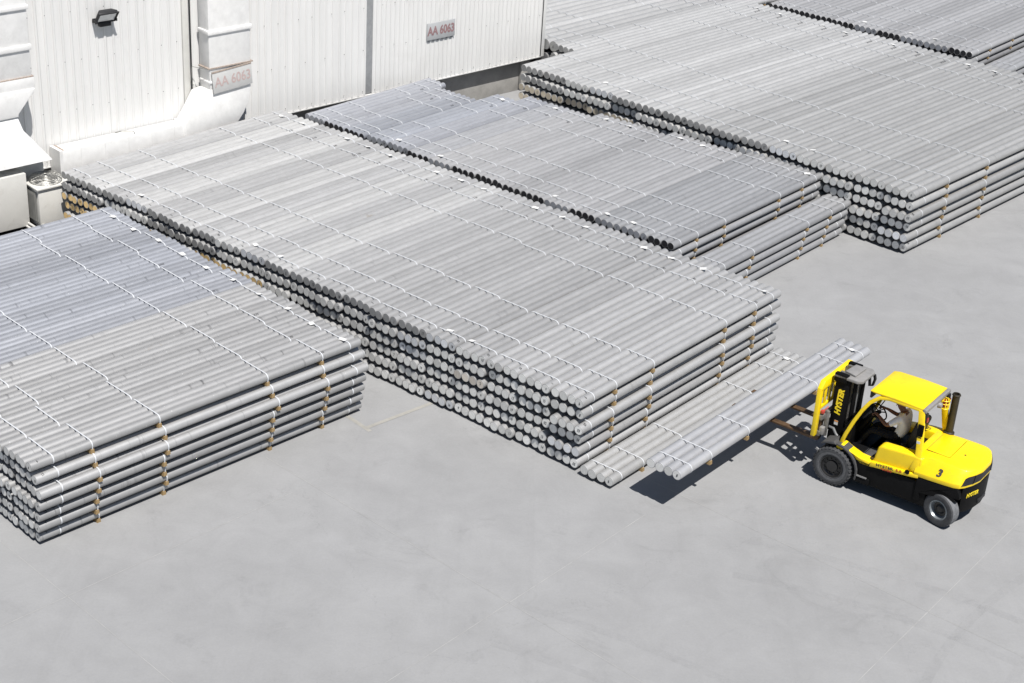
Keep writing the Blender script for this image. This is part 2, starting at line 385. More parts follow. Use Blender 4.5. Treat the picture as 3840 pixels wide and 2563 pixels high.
# ------------------------------------------------------------------ billets
def billet_mesh(d, L, seg=22):
    b = B(); r = d/2; bv = 0.006
    rings = [(r-bv-0.008, 0.0), (r-bv, 0.0), (r, bv), (r, L-bv), (r-bv, L), (r-bv-0.008, L)]
    vs = []; 
    for rr, y in rings:
        for k in range(seg):
            a = 2*math.pi*k/seg; vs.append((rr*math.cos(a), y, rr*math.sin(a)))
    fs = []
    for q in range(len(rings)-1):
        for k in range(seg):
            j = (k+1) % seg; fs.append((q*seg+k, q*seg+j, (q+1)*seg+j, (q+1)*seg+k))
    v = b.faces(vs, fs, 0)
    f1 = b.bm.faces.new(v[:seg][::-1]); f2 = b.bm.faces.new(v[-seg:]); f1.material_index = f2.material_index = 1
    return finish(b.bm, 'billet', ['cast_aluminium', 'sawn_billet_end'], angle=40)

def strap_mesh(d, nb, sp, full):
    """white strap hugging the outer billets; the full ones also take in the wood below"""
    w, th = 0.027, 0.005; r = d/2 + 0.002; xo = (nb-1)/2*d; zc = sp + d/2; path = []
    for k in range(9):
        a = R(90 - k*(90 if not full else 95)/8*1.0 - 0); path.append((xo + r*math.cos(a), zc + r*math.sin(a)))
    if full: path += [(xo + d*0.34, 0.006)]
    else:
        for k in range(1, 9): a = R(-k*90/8); path.append((xo + r*math.cos(a), zc + r*math.sin(a)))
    path = [(-x, z) for x, z in path][::-1] + path
    # outer offset
    outp = []; m = len(path)
    for i in range(m):
        p0 = Vector(path[i-1]); p1 = Vector(path[(i+1) % m]); t = (p1-p0).normalized(); nrm = Vector((-t.y, t.x))
        outp.append((path[i][0] + nrm.x*th, path[i][1] + nrm.y*th))
    vs = []
    for y in (-w/2, w/2):
        vs += [(x, y, z) for x, z in path]; vs += [(x, y, z) for x, z in outp]
    fs = []
    for i in range(m):
        j = (i+1) % m
        fs += [(m+i, m+j, 3*m+j, 3*m+i), (i, 2*m+i, 2*m+j, j), (i, j, m+j, m+i), (2*m+i, 3*m+i, 3*m+j, 2*m+j)]
    b = B(); b.faces(vs, fs); return finish(b.bm, 'strap', ['strap_plastic'], angle=50)

def block_mesh(d, nb, sp):
    """wooden bearer with a trapezoid section under the bundle"""
    x = nb*d/2 + 0.0; b = B()
    b.prism([(-0.046, 0.0), (0.046, 0.0), (0.034, sp+0.015), (-0.034, sp+0.015)], 'x', -x, x)
    return finish(b.bm, 'wood_block', ['pine_block'])

def tag_mesh():
    b = B(); vs = []; 
    for x, z in ((-0.10, -0.006), (-0.03, 0.006), (0.04, 0.003), (0.11, 0.012)):
        vs += [(x*.85, -0.06, z), (x*.85, 0.06, z), (x*.85, 0.06, z+0.004), (x*.85, -0.06, z+0.004)]
    b.loft([vs[i:i+4] for i in range(0, 16, 4)]); return finish(b.bm, 'paper_tag', ['paper_tag'])
TAG = tag_mesh()
CACHE = {}
def meshes(d, L, nb, sp):
    key = (round(d, 4), round(L, 3), nb)
    if key not in CACHE:
        CACHE[key] = (billet_mesh(d, L), strap_mesh(d, nb, sp, True), strap_mesh(d, nb, sp, False), block_mesh(d, nb, sp))
    return CACHE[key]

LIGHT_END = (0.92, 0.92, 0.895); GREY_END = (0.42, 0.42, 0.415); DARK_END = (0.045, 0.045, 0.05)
CREAM_END = (1.08, 0.76, 0.34); BRIGHT_END = (0.90, 0.92, 0.95)
GREY = (0.435, 0.435, 0.435); PALE = (0.515, 0.515, 0.51); BLUE = (0.35, 0.365, 0.40); DARK = (0.385, 0.39, 0.40)
def jit(c, a):
    k = 1 + random.uniform(-a, a); return tuple(x*k for x in c)
def lev(c): return tuple(x*AL for x in c)

class Stack:
    def __init__(s, x, y, yaw, k, d, pitch, nb, L, sp, straps):
        s.o = Vector((x, y, 0)); s.a = yaw; s.U = Vector((math.sin(yaw), math.cos(yaw), 0)); s.V = Vector((math.cos(yaw), -math.sin(yaw), 0))
        s.d = d*k; s.bp = pitch*nb*k; s.nb = nb; s.L = L*k; s.sp = sp*k; s.h = s.d + s.sp
        s.straps = [u*k*(L/8.54) for u in straps]; s.hidden = []
    def at(s, u, v, z=0.0): return s.o + s.U*u + s.V*v + Vector((0, 0, z))
    def vcol(s, c): return -(s.nb-1)/2*s.d - c*s.bp      # column c counted from the right-hand edge
    def fill(s, c, layer, du=0.0, dv=0.0, L=None):
        s.hidden.append((s.vcol(c)+dv, du, layer*s.h, L or s.L))

def bundle(st, u, v, z, label, group, tone=GREY, ends=LIGHT_END, detail=2, marks=(), paper=None, mark_side=None, tj=0.085):
    """one strapped bundle: billets, straps, wooden blocks, tags, written numbers"""
    bme, sfull, send, blk = meshes(st.d, st.L, st.nb, st.sp)
    p = st.at(u, v, z); root = thing('billet_bundle', label, 'billet bundle', p, -st.a + random.uniform(-0.0015, 0.0015), group)
    tone = jit(tuple(x * (0.83 if st.nb == 5 else 0.90) for x in tone), tj); ends = lev(ends); xs = [(i-(st.nb-1)/2)*st.d for i in range(st.nb)]
    for i in range(st.nb):
        dy = random.uniform(-0.025, 0.025)
        o = put('billet', bme, root, (xs[i], dy, st.sp + st.d/2), (0, random.uniform(0, 6.28), 0))
        o.color = tuple(jit(tone, 0.10 if st.nb == 5 else 0.065)) + (0.8 if st.nb == 5 else 0.25,); e = jit(ends, 0.14); o['end_col'] = e
        for (bi, s, kind) in marks:
            if bi % st.nb != i: continue
            o.rotation_euler = (0, 0, 0)
            if kind == 'end': letter('number_mark', s, st.d*0.44, 'marker_ink', o, (random.uniform(-.02, .02), -0.003, random.uniform(-.02, .02)), (1, 0, random.uniform(-.1, .25)), (0, 0, 1), shear=0.2, squash=0.8)
            elif kind == 'top':
                a = R(62); r = st.d/2 + 0.002
                letter('number_mark', s, st.d*0.42, 'marker_ink', o, (r*math.cos(a), 0.16, r*math.sin(a)), (-math.sin(a)*0.3, 0.9, math.cos(a)*0.3), (-math.sin(a), 0, math.cos(a)), shear=0.2, bold=0.01, squash=0.8)
            elif kind == 'far':
                a = R(75); r = st.d/2 + 0.002
                letter('written_code', s, st.d*0.45, 'marker_ink', o, (r*math.cos(a), st.L-1.15, r*math.sin(a)), (0, 1, 0), (-math.sin(a), 0, math.cos(a)), shear=0.3, squash=0.9)
    n = len(st.straps)
    for k, us in enumerate(st.straps):
        endk = k in (0, n-1)
        if detail == 0: continue
        if detail == 1 and k > 1: continue
        us += random.uniform(-0.045, 0.045)
        put('strap', send if endk else sfull, root, (0, us, 0), (0, 0, random.uniform(-.02, .02)))
        if not endk and detail >= 1: put('wood_block', blk, root, (0, us, 0))
    if paper:
        for (bi, where) in paper:
            yy = st.straps[-1]-0.02 if where == 'far' else st.straps[0]+0.03
            put('paper_tag', TAG, root, (xs[bi]+random.uniform(-.02, .06), yy, st.sp+st.d+0.012), (random.uniform(-.1, .1), random.uniform(-.15, .15), random.uniform(-.6, .6)))
    return root

def hidden_mass(st, name, label):
    if not st.hidden: return
    seg = 10; vs = []; fs = []; r = st.d/2
    for (v, u, z, LL) in st.hidden:
        for i in range(st.nb):
            x = v + (i-(st.nb-1)/2)*st.d; base = len(vs); zc = z + st.sp + r
            for y in (u, u+LL):
                for k in range(seg):
                    a = 2*math.pi*k/seg; vs.append((x + r*math.cos(a), y, zc + r*math.sin(a)))
            fs += [(base+k, base+(k+1) % seg, base+seg+(k+1) % seg, base+seg+k) for k in range(seg)]
            fs += [tuple(range(base, base+seg))[::-1], tuple(range(base+seg, base+2*seg))]
        for us in st.straps[1:-1]:
            if us > LL - .2: continue
            base = len(vs); x0 = v - st.nb*st.d/2; x1 = v + st.nb*st.d/2
            for y in (u+us-.07, u+us+.07):
                for zz in (z, z+st.sp+.02): vs += [(x0, y, zz), (x1, y, zz)]
            fs += [(base, base+1, base+3, base+2), (base+4, base+6, base+7, base+5), (base, base+4, base+5, base+1), (base+2, base+3, base+7, base+6), (base, base+2, base+6, base+4), (base+1, base+5, base+7, base+3)]
    me = bpy.data.meshes.new(name); me.from_pydata([Vector(p)*K for p in vs], [], fs); me.materials.append(MATS['cast_aluminium'])
    me.polygons.foreach_set('use_smooth', [True]*len(me.polygons)); me.set_sharp_from_angle(angle=R(45))
    o = put(name, me, None, st.o, (0, 0, -st.a)); o.color = (0.27, 0.27, 0.275, 1); o['end_col'] = (0.4, 0.4, 0.4)
    tag(o, label, 'billets', kind='stuff')

SM = [0.39, 1.23, 2.74, 5.88, 7.32, 8.11]
DM, PM, HM = 0.229, 0.2355, 0.2983
ST_M = Stack(1.5725, 30.9207, 0.6681, 1.0, DM, PM, 4, 8.36, 0.3074-DM, SM)
ST_L = Stack(-9.2949, 26.6433, 0.7404, 1.0, 0.203, 0.2075, 5, 8.54, 0.2806-0.203, [0.5, 1.34, 3.0, 5.87, 7.35, 8.2])
KS = 0.962
ST_S = Stack(4.15, 40.47, 0.6668, KS, DM, PM, 4, 8.54, 0.2875-DM, SM)
ST_R = Stack(11.5457, 44.6856, 0.7188, 1.1267, DM, PM, 4, 12.7, HM-DM, SM)
ST_T = Stack(17.0686, 61.2248, 0.6575, 1.0995, DM, PM, 4, 11.2, 0.27-DM, SM)
for s_ in (ST_M, ST_L, ST_S, ST_R, ST_T): s_.o = s_.o.copy()
W_M = 'the long stack beside the forklift'; W_L = 'the five-billet stack'; W_S = 'the middle stack'
W_R = 'the rear stack'; W_T = 'the farthest stack'
def nth(n):
    w = ['', 'outermost', 'second', 'third', 'fourth', 'fifth', 'sixth', 'seventh', 'eighth', 'ninth', 'tenth', 'eleventh', 'twelfth', 'thirteenth', 'fourteenth', 'fifteenth', 'sixteenth', 'seventeenth', 'eighteenth', 'nineteenth', 'twentieth']
    return w[n]
def lay(l, n): return 'top layer' if l == n-1 else ('bottom layer' if l == 0 else ['', 'second', 'third', 'fourth', 'fifth', 'sixth'][l] + ' layer up')
NUM = ['6', 'c', '16', '10', '18', '17', '1', '3', '18', '12', '5', '2', '6', '18', '3', '5', '2', '6', '3', '16']
NUM2 = ['8', '15', '17', '12', '11', '18', '12', '9', '12', '11', '8', '2', '11', '18', '9', '8', '2', '11', '9', '17']
NUM3 = ['03', '01', '13', '2', '8', '19', '1', '9', '15', '1', '3', '5', '8', '14', '12', '13', '5', '8', '12', '13']
NUM4 = ['04', '02', '19', '4', '6', '14', '7', '5', '3', '11', '7', '4', '2', '9', '16', '14', '1', '3', '12', '14']
NUM5 = ['', '13', '9', '5', '7', '15', '8', '6', '4', '1', '2', '3', '9', '12', '4', '5', '17', '16', '10', '15']
NUM6 = ['05', '14', '11', '9', '16', '3', '14', '2', '7', '6', '4', '8', '1', '5', '12', '9', '3', '6', '7', '2']
NUMS = [NUM6, NUM5, NUM4, NUM3, NUM2, NUM]
ORD = ['bottom', 'second from the ground', 'third from the ground', 'fourth from the ground', 'fifth from the ground', 'top']

# -- long stack M: 20 columns, 6 layers
DV = [0.0, 0.02, 0.02, 0.10, 0.0, 0.0]; DU = [0.0, -0.06, 0.02, -0.12, 0.02, 0.0]
dark_m = {5: {10, 9, 8, 7, 6, 5, 14, 15, 13, 18, 19, 17}, 4: {13, 14, 15, 18, 19}}
for c in range(20):
    for l in range(6):
        vis = l == 5 or c == 0 or c <= 9 or (c <= 16 and l >= 3) or (c > 16 and l >= 1)
        du = DU[l] if c == 0 else random.uniform(-0.06, 0.05); dv = DV[l] if c == 0 else random.uniform(-.008, .008)
        if l == 5 and c > 0: du = random.uniform(-.05, .05)
        if not vis: ST_M.fill(c, l, 0.05); continue
        ends = GREY_END if c in dark_m.get(l, ()) else LIGHT_END
        if (l == 5 and c in (4, 16, 11)) or (l == 4 and c == 5) or (l == 3 and c == 5) or (l == 1 and c in (0,)) or (l == 0 and c == 4): ends = BRIGHT_END
        if c >= 11 and l <= 3 and l >= 1: ends = CREAM_END
        if c == 3 and l == 3: ends = (0.80, 0.74, 0.66)
        tone = GREY if c < 8 else (PALE if c in (12, 14, 18, 10, 16) else jit(GREY, .05))
        s = NUMS[l][c]; marks = [(-1 if random.random() < .8 else 0, s, 'end')] if s else []
        if l == 5 and s: marks.append((-1, s, 'top'))
        if c == 0 and s and l in (1, 2, 3): marks.append((-1, s, 'top'))
        pap = None
        if l == 5:
            marks.append((-1, random.choice(['K95', 'K55', '26 12 96', 'K 12', '12 26']), 'far'))
            pap = [(2, 'far')] if c % 4 != 1 else None
            if c in (4, 3, 11, 10, 16): pap = (pap or []) + [(0 if c != 4 else 1, 'near')]
        lab = '%s bundle of four billets, %s from the forklift-side edge, %s of long stack' % ('pale' if tone is PALE else 'grey', nth(c+1), lay(l, 6))
        grp = 'bundles of the long stack beside the forklift'
        bundle(ST_M, du, ST_M.vcol(c)+dv, l*ST_M.h, lab, grp, tone, ends, 2 if (l == 5 or c == 0) else 1, marks, pap)
hidden_mass(ST_M, 'inner_billets', 'inner billets buried in ' + W_M)
# ground bundle next to it and the load on the forks
bundle(ST_M, -0.10, 1.03-1.5*DM, 0, 'four-billet bundle lying on the ground between long stack and carried load', None, PALE, LIGHT_END, 2, [(-1, '6', 'end'), (-1, 'K55', 'far')], [(2, 'far')])
LOAD_Z = 0.81
bundle(ST_M, 0.06, 2.65-1.5*DM, LOAD_Z, 'bundle of four pale billets carried on the forks of the yellow forklift', None, (0.5, 0.505, 0.52), LIGHT_END, 2, [(-1, '8', 'end')], [(2, 'far')])

# -- left stack L: 10 columns, 7 layers
DVL = [-0.02, 0.07, 0.12, 0.19, 0.23, 0.09, 0.0]; DUL = [0.05, 0.02, 0.0, -0.02, 0.05, 0.02, 0.0]; NL = ['5', '4', '12', '9', '', '13', '6']
for c in range(10):
    for l in range(7):
        vis = l == 6 or c <= 1
        if not vis: ST_L.fill(c, l, 0.03); continue
        tone = (0.375, 0.388, 0.42) if c == 4 else (random.choice([BLUE, BLUE, (0.37, 0.385, 0.42)]) if c > 4 else (0.435, 0.435, 0.435))
        du = DUL[l] if c == 0 else random.uniform(-.06, .06)
        marks = []
        if c == 0 and NL[l]: marks = [(-1, NL[l], 'end'), (-1, NL[l], 'top')]
        elif c == 1: marks = [(-1, ['9', '19', '18', '12', '1', '3', '9'][l], 'end')]
        if l == 6: marks.append((-1 if c != 2 else 2, ['2342', 'K95', 'K55', '45', 'K95', 'K12'][c % 6], 'far'))
        lab = '%s five-billet bundle, %s from the yard-side edge, %s of its stack' % ('bluish' if c >= 4 else 'grey', nth(c+1), lay(l, 7))
        grp = 'bundles of the five-billet stack'
        bundle(ST_L, du, ST_L.vcol(c)+(DVL[l] if c == 0 else DVL[l]*.8), l*ST_L.h, lab, grp, tone, (0.84, 0.84, 0.82), 2 if (l == 6 or c == 0) else 1, marks, [(3, 'far')] if l == 6 else None, tj=0.09)
hidden_mass(ST_L, 'inner_billets', 'inner billets buried in ' + W_L)

# -- middle stack S: 15 columns, top layer shown, plus the low single column beside it
SHORT = {c: (8.4, 8.4, 8.4, 8.1, 8.1, 8.1, 7.7, 7.7, 7.7, 7.3, 7.3, 7.2, 6.5, 5.6, 5.6, 6.1)[c] for c in range(16)}
def short_stack(st, c):
    t = Stack(0, 0, st.a, KS, DM, PM, 4, SHORT[c], 0.2875-DM, SM); t.o = st.o; return t
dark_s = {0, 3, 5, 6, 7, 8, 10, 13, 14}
for c in range(16):
    for l in range(6):
        if not (l == 5 or (c == 0 and l >= 3)): ST_S.fill(c, l, 0.05, L=SHORT.get(c, 8.54)*KS); continue
        tone = random.choice([BLUE, (0.37, 0.38, 0.41)]) if c >= 11 else (DARK if c < 3 else (0.42, 0.42, 0.425)) if c != 10 else (0.40, 0.405, 0.42)
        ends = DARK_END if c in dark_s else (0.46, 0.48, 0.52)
        du = random.uniform(-.05, .05) - (1.0 if c in (13, 14) and l == 5 else 0)*0.0
        if c >= 13: du = -0.05
        s = ['12', '6', '1', '18', '10', '17', '12', '3', '1', '2', '8', '6', '14', '3', '8', '5'][c]
        lab = '%s bundle, %s from the open edge, %s of the middle stack' % ('bluish' if c >= 11 else ('dark-ended' if c in dark_s else 'bright-ended'), nth(c+1), lay(l, 6))
        grp = 'bundles of the middle stack'
        bundle(ST_S if c not in SHORT else short_stack(ST_S, c), du, ST_S.vcol(c)+(0.03 if l == 4 else 0), l*ST_S.h, lab, grp, tone, ends, 2, [(-1, s, 'end'), (-1, 'K55', 'far')] if l == 5 else [], ([(0, 'near')] if c in (1, 2, 4, 9, 11) else []) + ([(2, 'far')] if c in (0, 4, 5, 7, 8, 10, 12) else []) if l == 5 else None)
for l in range(4):
    bundle(ST_S, -.2-0.1*(3-l)+.05, 1.12-1.5*ST_S.d, l*ST_S.h, 'dark grey bundle in the low column against the middle stack, %s' % lay(l, 4), 'low column against the middle stack', DARK, LIGHT_END, 2, [(-1, 'K55', 'far')] if l == 3 else [])
hidden_mass(ST_S, 'inner_billets', 'inner billets buried in ' + W_S)

# -- rear stack R: 16 columns
for c in range(16):
    for l in range(6):
        vis = l == 5 or c <= 5 or (c <= 13 and l >= 3) or (c > 13 and l >= 2)
        du = [0.05, -.05, 0.02, -.1, .03, 0][l] if c == 0 else random.uniform(-.08, .08); dv = DV[l]*.8 if c == 0 else 0
        if c == 15: du += 2.9
        if not vis: ST_R.fill(c, l, 0.05 if c < 15 else 2.9); continue
        ends = LIGHT_END
        if c in dark_m.get(l, ()): ends = GREY_END
        if (l == 5 and c in (4, 11)) or (l == 4 and c in (5,)) or (l == 1 and c == 0): ends = BRIGHT_END
        if c >= 10 and 1 <= l <= 3: ends = (0.76, 0.67, 0.52)
        tone = (0.43, 0.43, 0.425) if c < 8 else PALE
        s = NUMS[l][c]; marks = [(-1, s, 'end')] if s else []
        if c == 0 and l in (0, 3): marks = [(-1, '03', 'end'), (-1, '02', 'top')]
        pap = None
        if l == 5: pap = ([(2, 'far')] if c % 3 else []) + ([(0, 'near')] if c in (4, 3, 11, 10) else []); marks.append((-1, '26 12 96', 'far'))
        lab = 'bundle of four pale billets, %s from the open edge, %s of rear stack' % (nth(c+1), lay(l, 6))
        grp = 'bundles of the rear stack'
        bundle(ST_R, du, ST_R.vcol(c)+dv, l*ST_R.h, lab, grp, tone, ends, 2 if (l == 5 or c == 0) else 1, marks, pap)
hidden_mass(ST_R, 'inner_billets', 'inner billets buried in ' + W_R)
# thick billets behind the building corner
ST_Q = Stack(0, 0, ST_R.a, 1.0, 0.40, 0.41, 4, 10.5, 0.07, SM); ST_Q.o = ST_R.at(3.3, -16*ST_R.bp - 0.15)
for c in range(4):
    for l in range(4):
        if l < 3: ST_Q.fill(c, l); continue
        bundle(ST_Q, random.uniform(-.1, .1), ST_Q.vcol(c), l*ST_Q.h + 0.05, 'bundle of four thick billets behind the building, %s from the rear stack' % ['next', 'second', 'third', 'fourth'][c], 'thick billets behind the building', PALE, (0.6, 0.6, 0.58), 2, [(-1, '6', 'end')])
hidden_mass(ST_Q, 'inner_billets', 'thick billets buried behind the building corner')

# -- farthest stack T and its low column
for c in range(16):
    for l in range(6):
        if not (l == 5 or (c == 0 and l >= 4)): ST_T.fill(c, l); continue
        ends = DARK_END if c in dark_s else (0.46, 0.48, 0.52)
        lab = 'grey four-billet bundle, %s from the open edge, %s of the farthest stack' % (nth(c+1), lay(l, 6))
        grp = 'bundles of the farthest stack'
        bundle(ST_T, random.uniform(-.05, .05), ST_T.vcol(c), l*ST_T.h, lab, grp, (0.41, 0.41, 0.415), ends, 2, [(-1, ['12', '6', '1', '18', '10', '17', '12', '3', '1', '2', '8', '6', '14', '3', '8', '5'][c], 'end')], [(0, 'near')] if c in (1, 2, 4, 9) and l == 5 else None)
for l in range(4):
    if l < 2: ST_T.hidden.append((1.2-1.5*ST_T.d, 0, l*ST_T.h, ST_T.L)); continue
    bundle(ST_T, -.1, 1.2-1.5*ST_T.d, l*ST_T.h, 'dark grey bundle in the low column against the farthest stack, %s' % lay(l, 4), 'low column against the farthest stack', DARK, LIGHT_END, 2)
hidden_mass(ST_T, 'inner_billets', 'inner billets buried in ' + W_T)
#--BUILDING--
# ------------------------------------------------------------------ building (local x out of the wall, y along it)
AW = 0.781035
bld = thing('warehouse', 'white metal-clad warehouse on a grey concrete base behind the stacks', 'building', (-8.10406, 50.04888, 0), -AW)
ZC, ZT, Y0, Y1 = 1.31, 9.0, -16.0, 12.05
def rib_sheet(y0, y1, z0, z1, n, sgn=1):
    b = B(); pts = []; w = (y1-y0)/n
    for i in range(n):
        a = y0+i*w; pts += [(0.0, a), (0.0, a+w*.62), (0.031, a+w*.70), (0.031, a+w*.88), (0.0, a+w*.985)]
    pts.append((0.0, y1)); back = [(-0.02, y1), (-0.02, y0)]
    b.prism(pts + back, 'z', z0, z1); return b
ys = [(Y0 + i*(3.62-Y0)/18, Y0 + (i+1)*(3.62-Y0)/18) for i in range(18)] + [(3.90 + i*(Y1-.02-3.90)/8, 3.90 + (i+1)*(Y1-.02-3.90)/8) for i in range(8)]
for i, (a, c) in enumerate(ys):
    n = 4 if a < 3.6 else 5
    part('cladding_sheet', rib_sheet(a+.002, c-.002, ZC + random.uniform(-.006, .006), ZT, n), 'cladding_white', bld, angle=20, loc=(random.uniform(0, .004), 0, 0))
b = B(); b.box(-0.05, -0.012, 3.60, 3.92, ZC+.04, ZT); part('downpipe_recess', b, 'flashing_grey', bld)
b = B(); b.box(-0.02, 0.045, Y1-.03, Y1+.13, ZC-.03, ZT+.05); part('corner_trim', b, 'cladding_white', bld, bevel=.01)
b = B(); b.box(-0.03, 0.05, Y1-.075, Y1-.045, ZC-.02, ZT); part('corner_joint', b, 'lamp_black', bld)
b = B(); b.box(-0.05, 0.04, Y0, Y1, ZC-.045, ZC-.008); part('sill_flashing', b, 'cladding_white', bld)
b = B(); b.box(-0.01, 0.07, -3.62, -3.40, ZC, ZT); part('cable_cover', b, 'sheet_beige', bld, bevel=.01)
b = B(); b.tube([(0.075, -3.36, ZC+.3), (0.075, -3.36, ZT)], 0.025, 6); part('cable', b, 'lamp_black', bld)
for i in range(6):
    a = Y0 + i*4.66; b = B(); b.box(-.60, -.34, a+.01, min(a+4.65, 11.3), 0, ZC+.02); part('concrete_panel', b, 'concrete_wall', bld, bevel=.012)
b = B(); b.box(-.62, -.22, 11.32, 11.75, 0, ZC+.02); part('concrete_column', b, 'concrete_wall', bld, bevel=.02)
b = B(); b.box(-12, -.30, 11.5, Y1-.05, ZC, ZT); part('end_wall', b, 'cladding_white', bld)
b = B(); b.box(-12, -.64, Y0, Y0+.2, 0, ZT); part('far_wall', b, 'cladding_white', bld)
b = B(); b.box(-12.2, -12, Y0, Y1, 0, ZT); part('back_wall', b, 'cladding_white', bld)
b = B(); b.box(-12.3, .1, Y0-.1, Y1+.16, ZT+.06, ZT+.25); part('roof', b, 'roofing', bld)
b = B(); b.box(-.32, -.052, Y0, Y1-.1, ZC-.004, ZC+.05); part('soffit', b, 'flashing_grey', bld)
b = B()
for z in (1.45, 2.9, 4.35, 5.8):
    y = Y0 + .3
    while y < Y1 - .2:
        if not 3.5 < y < 4.0: b.lathe([(0, .012), (.011, .010), (.013, 0)], (0.030, y, z + random.uniform(-.02, .02)), 'x', 6)
        y += random.choice([.54, .54, .81])
o = part('fixings', b, 'lamp_black', bld); o['kind'] = 'stuff'
# wall sign
sg = thing('wall_sign', 'flat grey sign with red letters AA 6063 fixed to the white cladding', 'sign', (0, 0, 0)); 
BW = Matrix.Translation(bld.location) @ Matrix.Rotation(-AW, 4, 'Z')
def seat(o, x, y, z): o.matrix_world = BW @ Matrix.Translation(Vector((x, y, z))*K)
seat(sg, 0.042, 6.93, 3.10)
b = B(); b.box(0, .03, -.65, .65, -.30, .30); part('sign_panel', b, 'sign_grey', sg, bevel=.004)
letter('lettering', 'AA 6063', .42, 'sign_red', sg, (.034, 0, 0), (0, 1, 0), (0, 0, 1), bold=.035, squash=.82)
b = B()
for k in range(6): b.box(-.03, 0, -.55+k*.21, -.47+k*.21, -.36, -.29)
part('bracket', b, 'flashing_grey', sg)
# floodlight
fl = thing('floodlight', 'black floodlight with silver reflector mounted on the white wall', 'lamp'); seat(fl, 0.03, -6.30, 5.45)
b = B(); tiltm = Matrix.Translation((.22, 0, .12)) @ Matrix.Rotation(R(38), 4, 'Y')
b.loft([[(-.16,-.2,-.12), (-.16,.2,-.12), (-.16,.2,.12), (-.16,-.2,.12)], [(-.02,-.31,-.2), (-.02,.31,-.2), (-.02,.31,.2), (-.02,-.31,.2)], [(.05,-.31,-.2), (.05,.31,-.2), (.05,.31,.2), (.05,-.31,.2)]]).xform(tiltm)
part('housing', b, 'lamp_black', fl, bevel=.015)
b = B(); b.box(.045, .056, -.27, .27, -.16, .16).xform(tiltm); part('lens', b, 'lamp_reflector', fl)
b = B(); b.box(.05, .075, -.33, .33, .17, .215); b.box(.05, .075, -.33, .33, -.215, -.17); b.box(.05, .075, -.33, -.285, -.2, .2); b.box(.05, .075, .285, .33, -.2, .2); b.xform(tiltm); part('bezel', b, 'lamp_black', fl)
b = B(); b.box(0, .25, -.34, -.30, -.06, .02); b.box(0, .25, .30, .34, -.06, .02); b.box(0, .03, -.34, .34, -.08, .04); part('bracket', b, 'lamp_black', fl)
b = B(); b.box(.03, .17, -.18, .18, -.2, -.08); part('ballast_box', b, 'lamp_black', fl, bevel=.015)
# vertical duct with elbow and horizontal run
D = .62; d1 = thing('air_duct', 'white sheet-metal duct dropping down the wall and turning along it', 'duct'); seat(d1, 0, 0, 0)
b = B(); b.box(.09, D, -3.06, -1.54, 2.86, ZT-.2); part('riser', b, 'duct_white', d1, bevel=.02)
pl = [(-1.54, 2.86), (-1.55, 2.6), (-1.64, 2.25), (-1.82, 1.9), (-2.12, 1.55), (-2.5, 1.28), (-2.95, 1.09), (-3.5, 1.0), (-4.0, .98), (-4.0, 1.93), (-3.75, 2.25), (-3.4, 2.80), (-3.06, 2.86)]
b = B(); b.prism([(p[0], p[1]) for p in pl], 'x', .09, D+.01); part('elbow', b, 'duct_white', d1, bevel=.02)
b = B(); b.box(.09, D, -8.25, -4.0, .98, 1.93); part('horizontal_run', b, 'duct_white', d1, bevel=.02)
for z0, z1, e in ((4.58, 4.72, .05), (3.05, 3.12, .035), (6.4, 6.52, .05)):
    b = B(); b.box(.09, D+e, -3.06-e, -1.54+e, z0, z1); part('flange', b, 'duct_white', d1, bevel=.015)
b = B(); b.box(.09, D+.03, -3.12, -1.46, 3.51, 3.545); part('angle_bar', b, 'rust', d1)
b = B(); b.box(.05, D+.012, -8.30, -8.2, .95, 1.945); part('flange', b, 'duct_white', d1)
b = B(); b.box(.06, D-.02, -8.19, -8.12, 1.93, 1.945); part('rust_seam', b, 'rust', d1)
b = B(); b.box(.05, D+.025, -4.04, -3.97, .96, 1.96); part('flange', b, 'duct_white', d1, bevel=.01)
b = B(); b.tube([(.12, -6.15, 1.94), (.30, -6.05, 2.02), (.5, -5.75, 2.02), (.52, -5.72, 1.95)], .018, 6); part('handle_wire', b, 'wire_grey', d1)
b = B(); b.tube([(D+.03, -3.05, 3.5), (.2, -3.42, 3.56), (0.1, -3.42, 3.0)], .012, 5); part('stay_wire', b, 'wire_grey', d1)
b = B()
for k in range(5):
    b.box(D-.005, D+.006, -4.4-k*.8, -4.385-k*.8, .98, 1.93)
part('seam', b, 'duct_white', d1)
sg = thing('hung_sign', 'tilted silver sign with faded pink letters AA 6063 hung on the duct', 'sign'); seat(sg, D+.05, -2.27, 3.10)
b = B(); b.box(0, .02, -.73, .73, -.33, .34); part('sign_panel', b, 'sign_silver', sg, bevel=.003)
letter('lettering', 'AA 6063', .44, 'sign_pink', sg, (.024, 0.02, 0), (0, 1, 0), (0, 0, 1), bold=.012, squash=.85)
b = B(); b.box(-.01, .03, -.73, .73, .33, .37); part('top_rail', b, 'rust', sg)
sg.matrix_world = sg.matrix_world @ Matrix.Rotation(R(4), 4, 'X')
